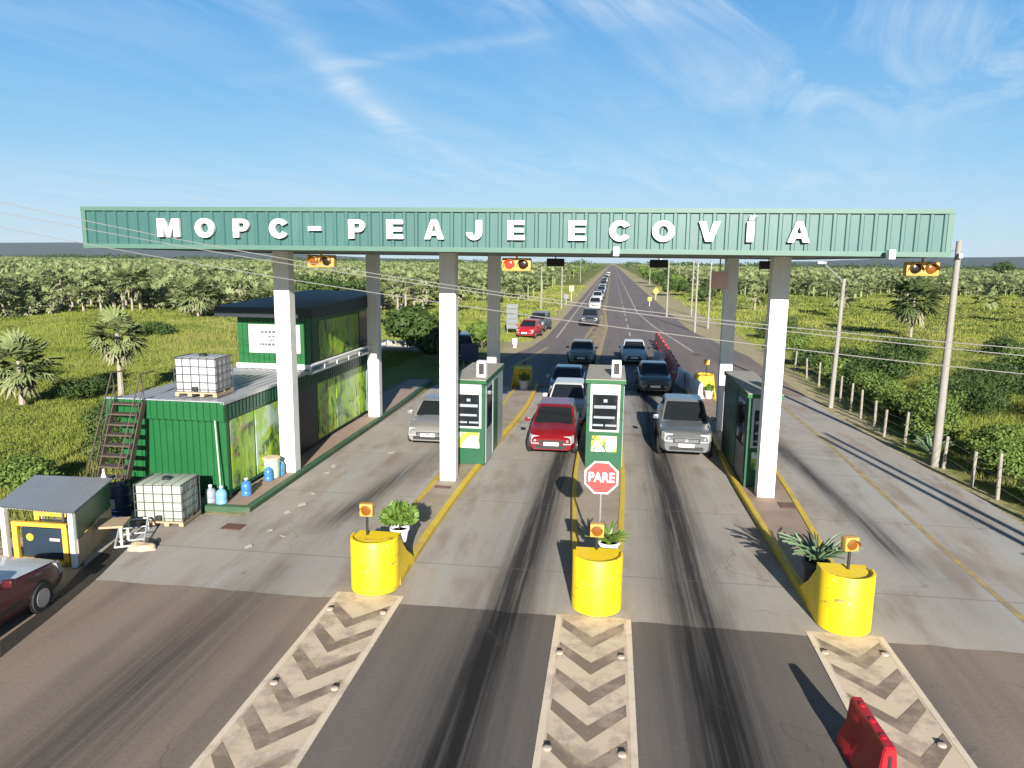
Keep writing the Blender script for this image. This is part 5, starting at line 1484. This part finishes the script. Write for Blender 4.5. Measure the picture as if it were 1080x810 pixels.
# ------------------------------------------------------------------ palms
def fan_leaf(rr, base, az, el, pet, rad, nb, droop):
    """one folded fan: petiole as a thin triangle pair, blades as long pointed tris"""
    d = np.array([math.cos(az)*math.cos(el), math.sin(az)*math.cos(el), math.sin(el)])
    sd = np.array([-math.sin(az), math.cos(az), 0.0]); up = np.cross(sd, d)*-1
    up = np.cross(d, sd)
    hub = base+d*pet-np.array([0,0,droop*pet*.25])
    V = [base-sd*.018, base+sd*.018, hub]; F = [(0,1,2)]
    roll = rr.normal()*.35
    sd2 = sd*math.cos(roll)+up*math.sin(roll)
    for i in range(nb):
        th = (-1.0+2.0*i/(nb-1))*1.85
        l = rad*(1-.18*abs(th)/1.85)*(.9+.2*rr.rand())
        bd = d*math.cos(th)+sd2*math.sin(th)
        tip = hub+bd*l-np.array([0,0,1])*droop*l*(.22+.25*rr.rand())+up*rr.normal()*.05*l
        pd = np.cross(bd, up); pd /= np.linalg.norm(pd)+1e-9
        wdt = l*1.35/nb
        mid = hub+bd*l*.45+up*(.05*l if i % 2 else -.03*l)-np.array([0,0,1])*droop*l*.05
        k = len(V); V += [hub, mid-pd*wdt, tip, mid+pd*wdt]; F += [(k,k+1,k+2),(k,k+2,k+3)]
    return V, F
def palm_crown(seed, nl, nb, pet, rad, dead=False):
    rr = np.random.RandomState(seed); V = []; F = []
    for i in range(nl):
        s_ = (i+.5)/nl
        if dead: el = -.75-.6*rr.rand(); az = rr.rand()*6.28; dr = .6
        else: el = math.asin(max(-.98, min(.98, 1.0-1.45*s_)))+rr.normal()*.10; az = i*2.39996+rr.normal()*.2; dr = .25+.5*s_
        v, f = fan_leaf(rr, np.array([0,0,-.15*s_]), az, el, pet*(.8+.4*rr.rand()), rad*(.85+.3*rr.rand()), nb, dr)
        k = len(V); V += v; F += [tuple(q+k for q in t_) for t_ in f]
    return np.array(V), np.array(F)
def palm(loc, label, h, cr, seed, detail=2, group='palms of the savanna', lean=0.0, dead=True, m='palm_leaf'):
    t = thing('palm_tree', label, 'palm tree', loc, 0, group)
    rr = random.Random(seed)
    MB().tube([(0,0,-.2),(lean*.3,0,h*.45),(lean,0,h)], [.16,.11,.10], 8).build('trunk', M['palm_trunk'], t)
    V, F = palm_crown(seed, 34 if detail > 1 else 22, 15 if detail > 1 else 9, cr*.52, cr*.55)
    fast('crown', V+np.array([lean,0,h]), F, M[m], t)
    if dead:
        V, F = palm_crown(seed+1, 14, 9, cr*.45, cr*.45, True)
        fast('dry_fronds', V+np.array([lean,0,h-.1]), F, M['palm_dead'], t)
    return t
palm((-23.9, 33.0, -.1), 'young fan palm standing behind the green office staircase', 3.1, 1.40, 5)
palm((-27.6, 31.0, -.1), 'fan palm cut by the left picture edge above the shed', 1.9, 1.6, 8)
palm((29.0, 76.0, -.1), 'lone dark fan palm right of the lamp pole', 3.9, 2.6, 12, dead=True, m='palm_leaf_dark')
palm((-37.0, 78.0, -.1), 'pale fan palm at the front of the grove above the office tank', 2.6, 2.3, 15)
palm((-58.5, 84.0, -.1), 'tall pale fan palm with bare trunk fronting the left grove', 4.2, 2.4, 21)
palm((-47.5, 80.0, -.1), 'bushy pale fan palm low in front of the left grove', 2.8, 2.5, 27)

# grove prototypes (small in the picture): trunk and crown, shared meshes
protos = []
for sd in range(6):
    V, F = palm_crown(100+sd, 17, 7, 1.15, 1.25)
    cr = bpy.data.meshes.new('crown')
    o = fast('crown', V, F, M['palm_leaf']); cr = o.data; bpy.data.objects.remove(o)
    V2, F2 = palm_crown(150+sd, 7, 6, 1.0, 1.0, True)
    o = fast('dry', V2, F2, M['palm_dead']); dd = o.data; bpy.data.objects.remove(o)
    protos.append((cr, dd, V, F))
tm = MB().tube([(0,0,-1),(0,0,1)], [.16,.11], 6, cap=False)
o = tm.build('trunk', M['palm_trunk']); trunk_me = o.data; bpy.data.objects.remove(o)
rng = np.random.RandomState(42)
cand = []
def inview(x, y, z=3.0):
    d = np.array([x, y, z-CAM_H]); zz = d@_fw
    if zz <= 0: return None
    px_ = 540+FPX*(d@_r)/zz; py_ = 405-FPX*(d@_u)/zz
    return (px_, py_, zz) if -40 < px_ < 1120 else None
def grove_density(x, y):
    if x < 0:
        edge = 82+ 8*math.sin(x*.11)+5*math.sin(x*.31+1) + (0 if x < -34 else (x+34)*2.2)
        if y < edge or x > -13-y*.012: return 0
        d = 1.0
        if x > -34: d = .35
        return d
    edge = 182+18*math.sin(x*.07+2)+8*math.sin(x*.21)
    if y < edge or x < 24: return .0
    return .9
yv = 70.0
while yv < 1500:
    sp = 2.75 if yv < 200 else 2.75*(yv/200)**.85
    xs0, xs1 = -yv*1.05-20, yv*.62+20
    for xv in np.arange(xs0, xs1, sp):
        x, y = xv+rng.normal()*sp*.35, yv+rng.normal()*sp*.35
        if rng.rand() < grove_density(x, y)*.80 and inview(x, y):
            cand.append((x, y, rng.uniform(1.0, 3.9) if y < 300 else rng.uniform(2.2, 4.2), rng.uniform(.50, .88), rng.randint(6), rng.rand()*6.28))
    yv += sp
# sparse lone palms in the meadows
for x, y in ((31,105),(44,118),(38,128),(58,124),(70,135),(22,118),(-20,95),(-25,120),(-17,140),(-30,88),(52,95),(80,118)):
    cand.append((x, y, rng.uniform(1.6,3.6), rng.uniform(.8,1.1), rng.randint(6), rng.rand()*6.28))
cand.sort(key=lambda q: q[1]-3*q[2]*0)
near, farp = cand[:292], cand[292:]
for (x, y, h, s_, k, rz) in near:
    lft = x < 0
    lab = 'pale fan palm packed among its neighbours in the left grove' if lft else 'pale fan palm in the loose grove across the right meadow'
    zz = float(terrain(x, y))
    e = bpy.data.objects.new('palm_tree', None); COL.objects.link(e); e.location = (x, y, zz); e.rotation_euler.z = rz
    tag(e, lab, 'palm tree', 'palms of the left grove' if lft else 'palms of the right grove')
    tr = bpy.data.objects.new('trunk', trunk_me); COL.objects.link(tr); tr.parent = e; tr.scale = (1,1,h/2+.05); tr.location = (0,0,h/2)
    c = bpy.data.objects.new('crown', protos[k][0]); COL.objects.link(c); c.parent = e; c.location = (0,0,h); c.scale = (s_,s_,s_)
    c = bpy.data.objects.new('dry_fronds', protos[k][1]); COL.objects.link(c); c.parent = e; c.location = (0,0,h); c.scale = (s_,s_,s_)
Vs, Fs, off = [], [], 0
for (x, y, h, s_, k, rz) in farp:
    V, F = protos[k][2], protos[k][3]
    c, s2 = math.cos(rz), math.sin(rz); zz = float(terrain(x, y)); sc = s_*(1 if y < 350 else (y/350)**.55)
    W = np.stack([(V[:,0]*c-V[:,1]*s2)*sc+x, (V[:,0]*s2+V[:,1]*c)*sc+y, V[:,2]*s_+h+zz], -1)
    tq = np.array([[x-.12,y,zz-.1],[x+.12,y,zz-.1],[x+.09,y,zz+h],[x-.09,y,zz+h]])
    Vs += [W, tq]; Fs += [F+off, np.array([[0,1,2],[0,2,3]])+len(W)+off]; off += len(W)+4
tag(fast('palm_forest', np.concatenate(Vs), np.concatenate(Fs), M['palm_leaf']), 'far pale fan palms filling the plain to the horizon', 'palm forest', kind='stuff')

# ------------------------------------------------------------------ trees and bushes
def leaf_cloud(rr, clumps, n, size):
    """small leaf quads spread over the outer part of each clump"""
    k = len(clumps); wts = np.array([c[3]**2 for c in clumps]); wts /= wts.sum()
    ci = rr.choice(k, n, p=wts); C = np.array(clumps)[ci]
    d = rr.normal(size=(n,3)); d /= np.linalg.norm(d, axis=1)[:,None]
    rad = C[:,3:4]*(.55+.5*rr.rand(n,1))
    P = C[:,:3]+d*rad*np.array([1,1,.8])
    a = d+rr.normal(size=(n,3))*.55; a = np.cross(a, rr.normal(size=(n,3))); a /= np.linalg.norm(a, axis=1)[:,None]
    b = np.cross(a, d+rr.normal(size=(n,3))*.35); b /= np.linalg.norm(b, axis=1)[:,None]
    L = size*(.6+.8*rr.rand(n,1))
    V = np.stack([P-a*L, P+b*L*.55, P+a*L, P-b*L*.55], 1).reshape(-1,3)
    F = np.arange(n*4).reshape(n,4)
    return V, F
def tree(loc, label, h, cr, n, size, m, seed, group, cat='tree', name='tree', trunk_h=.35, flat=.75, nclump=14):
    t = thing(name, label, cat, loc, 0, group)
    rr = np.random.RandomState(seed); th = h*trunk_h; cl = []
    cz = th+(h-th)*.5
    for i in range(nclump):
        d = rr.normal(size=3); d /= np.linalg.norm(d); r_ = rr.rand()**.5
        q = np.array([d[0]*cr*.75*r_, d[1]*cr*.75*r_, cz+d[2]*(h-th)*.36*r_])
        cl.append((q[0], q[1], q[2], cr*(.26+.22*rr.rand())))
    mb = MB()
    top = (rr.normal()*.1*cr, rr.normal()*.1*cr, cz)
    mb.tube([(0,0,-.2),(top[0]*.4,top[1]*.4,th),(top[0],top[1],cz)], [max(.05,h*.022), max(.04,h*.017), h*.008], 7)
    for c in cl[:8]: mb.tube([(top[0]*.4,top[1]*.4,th*.9),(c[0]*.6,c[1]*.6,(th+c[2])/2),(c[0],c[1],c[2])], [h*.010,h*.007,h*.003], 5)
    mb.build('trunk' if cat == 'tree' else 'stems', M['bark'], t)
    V, F = leaf_cloud(rr, cl, n, size)
    V[:,2] = np.maximum(V[:,2], -.05)
    fast('crown' if cat == 'tree' else 'foliage', V, F, m, t)
    return t
def ter(x, y): return float(terrain(x, y))-.03
# big dark tree behind the office, and the trees round it
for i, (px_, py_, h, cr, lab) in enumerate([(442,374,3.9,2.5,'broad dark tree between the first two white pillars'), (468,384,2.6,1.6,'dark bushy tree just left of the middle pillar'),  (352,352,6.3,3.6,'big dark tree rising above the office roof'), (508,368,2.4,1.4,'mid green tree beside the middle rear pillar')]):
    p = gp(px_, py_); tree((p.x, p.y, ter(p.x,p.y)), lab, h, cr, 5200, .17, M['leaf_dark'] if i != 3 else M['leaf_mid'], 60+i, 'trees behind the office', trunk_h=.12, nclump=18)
# roadside trees on the right of the far road
rt_ = [(684,299,5.6,2.8),(695,303,5.0,2.7),(703,300,5.6,3.0),(713,306,4.6,2.4),(721,312,3.6,2.0),(706,312,4.0,2.0),(678,293,6.0,3.4),(745,318,2.8,1.8)]
tl_ = ['dark round tree at the bend of the right verge','dark tree over the yellow diamond sign','tall dark tree behind the yellow diamond sign','dark tree between the slim roadside poles','low spreading tree before the paired slim poles','small dark tree nearest the slim white pole','furthest dark tree beside the road vanishing point','low dark tree behind the paired slim poles']
for i, ((px_, py_, h, cr), lab) in enumerate(zip(rt_, tl_)):
    p = gp(px_, py_); tree((p.x, p.y, ter(p.x,p.y)), lab, h, cr, 2200, .30, M['leaf_dark'] if i % 3 else M['leaf_mid'], 80+i, 'trees on the right verge of the far road', trunk_h=.15)
for i, (px_, py_, h, cr, lab) in enumerate([(614,290,5.0,4.0,'green tree on the left verge near the vanishing road'),(604,292,4.6,3.4,'green tree beside the distant left verge pole'),(628,286,7,5,'furthest green tree on the left verge'),(1056,300,9.5,5.0,'tall dark tree standing above the right horizon'),(1012,302,5.0,3.6,'dark tree in the palm belt behind the tall pole')]):
    p = gp(px_, py_); tree((p.x, p.y, ter(p.x,p.y)), lab, h, cr, 1700, .34, M['leaf_mid'] if i < 3 else M['leaf_dark'], 110+i, 'trees far across the plain', trunk_h=.25)
# bushes behind the roadside fence (place, size, tone)
bs = [(12.6,24.2,1.5,1.1,'m','bright bush behind the fence by the tall pole'),(13.4,26.9,1.7,1.3,'l','light bush right behind the tall pole'),(12.7,29.6,2.1,1.3,'m','green bush behind the fence left of the tall pole'),(13.2,31.8,2.5,1.6,'m','high green bush beside the lamp pole'),(12.9,34.4,1.9,1.3,'l','pale green bush just right of the lamp pole'),
 (13.0,37.6,2.0,1.4,'m','rounded bush behind the lamp pole'),(13.4,41.5,1.9,1.5,'d','dark bush along the fence beyond the lamp pole'),(13.5,46,1.7,1.4,'m','green bush near the far end of the fence'),(13.6,51,1.6,1.4,'d','dark bush at the far end of the fence'),(12.4,21.9,1.0,.8,'l','small light bush low behind the fence posts'),
 (16.2,35.2,2.3,2.3,'d','dark thicket bush between lamp pole and tall pole'),(18.6,39.5,2.5,2.6,'d','big dark thicket bush under the lone palm'),(20.5,33.2,2.4,2.6,'d','dark thicket bush right of the tall pole'),(24.0,36.5,2.4,2.8,'d','wide dark thicket bush at the right picture edge'),(23.2,42.5,2.2,2.7,'d','dark thicket bush further back at the right edge'),(16.8,45.5,2.0,2.2,'d','dark thicket bush behind the lamp pole row'),(19.5,29.0,1.6,1.6,'m','green bush low at the right picture edge'),
 (16.0,26.3,1.4,1.4,'l','light scrub bush right of the tall pole foot'),(17.4,23.6,1.5,1.5,'l','light scrub bush beside the right picture edge'),(14.5,21.2,1.1,1.1,'m','green scrub bush by the last fence posts'),(15.4,50,1.8,2.0,'d','dark bush on the meadow edge past the fence'),(20.5,55,1.8,2.2,'d','dark low bush in the right meadow'),(27.5,52,1.7,2.2,'m','green low bush in the right meadow'),(14.3,60,1.7,1.7,'m','bush by the verge under the pink sign'),(14.8,70,2.0,2.0,'d','dark bush on the verge before the slim poles'),(17.5,80,2.2,2.4,'d','dark bush behind the slim poles'),
 (26.5,47.0,2.0,2.4,'d','dark thicket bush on the shaded right meadow'),(30.5,62,1.6,2.2,'d','low dark bush left of the lone palm'),(13.1,17.9,1.1,1.0,'l','pale scrub bush at the right picture corner')]
tone = {'m': 'leaf_mid', 'l': 'leaf_light', 'd': 'leaf_dark'}
for i, (x, y, h, cr, tn, lab) in enumerate(bs):
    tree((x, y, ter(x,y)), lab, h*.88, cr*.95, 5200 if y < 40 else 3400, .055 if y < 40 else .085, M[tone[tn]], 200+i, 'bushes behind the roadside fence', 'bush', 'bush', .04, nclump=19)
lb = [(-15.6,21.5,1.7,1.7,'d','dark bush in the shade left of the staircase'),(-17.8,24.6,1.8,2.0,'d','dark bush behind the staircase foot'),(-20.4,28.2,1.6,1.9,'d','dark bush below the young palm'),(-16.4,18.6,1.3,1.5,'m','green bush behind the generator shed'),(-26.5,33.5,1.5,1.8,'d','dark bush beside the cut off palm'),(-17.5,34.5,1.7,1.8,'m','green bush behind the office tank'),(-40,60,1.4,2.2,'d','low dark bush in the left meadow'),(-24,52,1.3,1.9,'l','light bush in the left meadow'),(-33,38,1.2,1.7,'l','light bush left of the young palm')]
for i, (x, y, h, cr, tn, lab) in enumerate(lb):
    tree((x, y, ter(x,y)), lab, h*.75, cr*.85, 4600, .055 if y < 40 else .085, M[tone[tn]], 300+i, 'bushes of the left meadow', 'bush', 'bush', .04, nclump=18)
agave((12.15,19.4,-.05), 'spiky agave at the foot of the last fence post', 30, 1.0, M['agave'], 31, up=.5)
agave((11.75,27.9,-.05), 'spiky agave beside the fence left of the tall pole', 26, 1.1, M['agave'], 33, up=.6)
tree((-15.2,17.4,-.05), 'bare looking scrub beside the staircase foot', 1.3, .7, 500, .06, M['leaf_light'], 402, 'bushes of the left meadow', 'bush', 'bush', .05)

# low scrub and grass: too many to count
rng = np.random.RandomState(9)
def grass(n, y0, y1, pw, hs, ws, nb):
    y = y0+(y1-y0)*rng.rand(n)**pw
    lo, hi = -y*1.0-4, y*.62+4
    x = lo+(hi-lo)*rng.rand(n)
    L = (x < -14.2) | ((x < -7.0-(y<62)*6.5) & (y > 41)) | ((x < -13.9) & (y > 20))
    Rr = x > np.where(y > 58, 12.2, 12.0)
    k = (L | Rr)
    patch = hnoise(x*2.1+30, y*2.3)
    k &= (patch > -.55) | (rng.rand(n) < .35)
    x, y = x[k], y[k]; n = len(x); z = terrain(x, y)
    sz = (.55+.6*np.clip(hnoise(x*1.3, y*1.7)+.4, 0, 1.4))*(.7+.6*rng.rand(n))
    far = np.clip(y/60, .6, 2.2)
    V = np.empty((n, nb, 3, 3)); 
    for b in range(nb):
        a = rng.rand(n)*6.28; r_ = rng.rand(n)*.32*far; t_ = rng.rand(n)*.45
        bx, by = x+np.cos(a)*r_, y+np.sin(a)*r_
        a2 = rng.rand(n)*6.28; hh = hs*sz*(.6+.7*rng.rand(n)); ww = ws*far*(.7+.6*rng.rand(n))
        V[:,b,0] = np.stack([bx-np.cos(a2)*ww, by-np.sin(a2)*ww, z-.05], -1)
        V[:,b,1] = np.stack([bx+np.cos(a2)*ww, by+np.sin(a2)*ww, z-.05], -1)
        V[:,b,2] = np.stack([bx+np.cos(a)*hh*t_*1.6, by+np.sin(a)*hh*t_*1.6, z+hh], -1)
    V = V.reshape(-1,3); return V, np.arange(len(V)).reshape(-1,3)
V1_, F1_ = grass(130000, 14, 80, 1.0, .24, .026, 6)
V2_, F2_ = grass(60000, 60, 220, 1.2, .28, .05, 5)
tag(fast('grass', np.concatenate([V1_, V2_]), np.concatenate([F1_, F2_+len(V1_)]), M['grass']), 'tall uneven meadow grass on both sides of the road', 'grass', kind='stuff')
# scrub clumps scattered over the meadows
Vs, Fs, off = [], [], 0
for i in range(7000):
    y = 22+190*rng.rand()**1.25; lo, hi = -y*1.0-3, y*.62+3; x = lo+(hi-lo)*rng.rand()
    if -15.0 < x < 14.5 or (x < 0 and y > 96): continue
    if hnoise(x*.9+11, y*1.1) < -.25 or (y < 50 and rng.rand() < .55): continue

    r_ = rng.uniform(.35,1.0)*(1 if y < 60 else 1.35)
    V, F = leaf_cloud(rng, [(x+rng.normal()*r_*.6, y+rng.normal()*r_*.6, 0, r_*.6) for _ in range(3)], 75, .060*max(1, y/42))
    V[:,2] = float(terrain(x,y))+.02+np.abs(V[:,2])*.62
    Vs.append(V); Fs.append(F+off); off += len(V)
tag(fast('scrub', np.concatenate(Vs), np.concatenate(Fs), M['scrub_leaf']), 'low green scrub scattered through the meadow grass', 'scrub', kind='stuff')
# dark line of woods before the hills
Vs, Fs, off = [], [], 0
for i in range(420):
    y = rng.uniform(700, 1500); x = rng.uniform(-y*1.05, y*.62)
    if -25 < x < 25: continue
    r_ = rng.uniform(4, 8.5)
    V, F = leaf_cloud(rng, [(x+rng.normal()*r_, y+rng.normal()*r_, r_*.55+rng.rand()*1.5, r_*.7) for _ in range(4)], 120, 1.1)
    Vs.append(V); Fs.append(F+off); off += len(V)
tag(fast('distant_woods', np.concatenate(Vs), np.concatenate(Fs), M['leaf_dark']), 'dark band of far woods below the hills', 'woods', kind='stuff')

# ------------------------------------------------------------------ the air between here and the hills
hz = MB().box(-9800, 9800, -250, 6600, -6, 170).build('haze', bpy.data.materials.new('haze_air'), None, smooth=False)
hm = hz.data.materials[0]; hm.use_nodes = True; hn = hm.node_tree; hn.nodes.clear()
ho = hn.nodes.new('ShaderNodeOutputMaterial'); hv = hn.nodes.new('ShaderNodeVolumePrincipled')
hv.inputs['Color'].default_value = (.80,.88,1,1); hv.inputs['Density'].default_value = .000035; hv.inputs['Anisotropy'].default_value = .0
hn.links.new(hv.outputs[0], ho.inputs['Volume'])
tag(hz, 'thin bluish air over the plain', 'haze', kind='stuff')
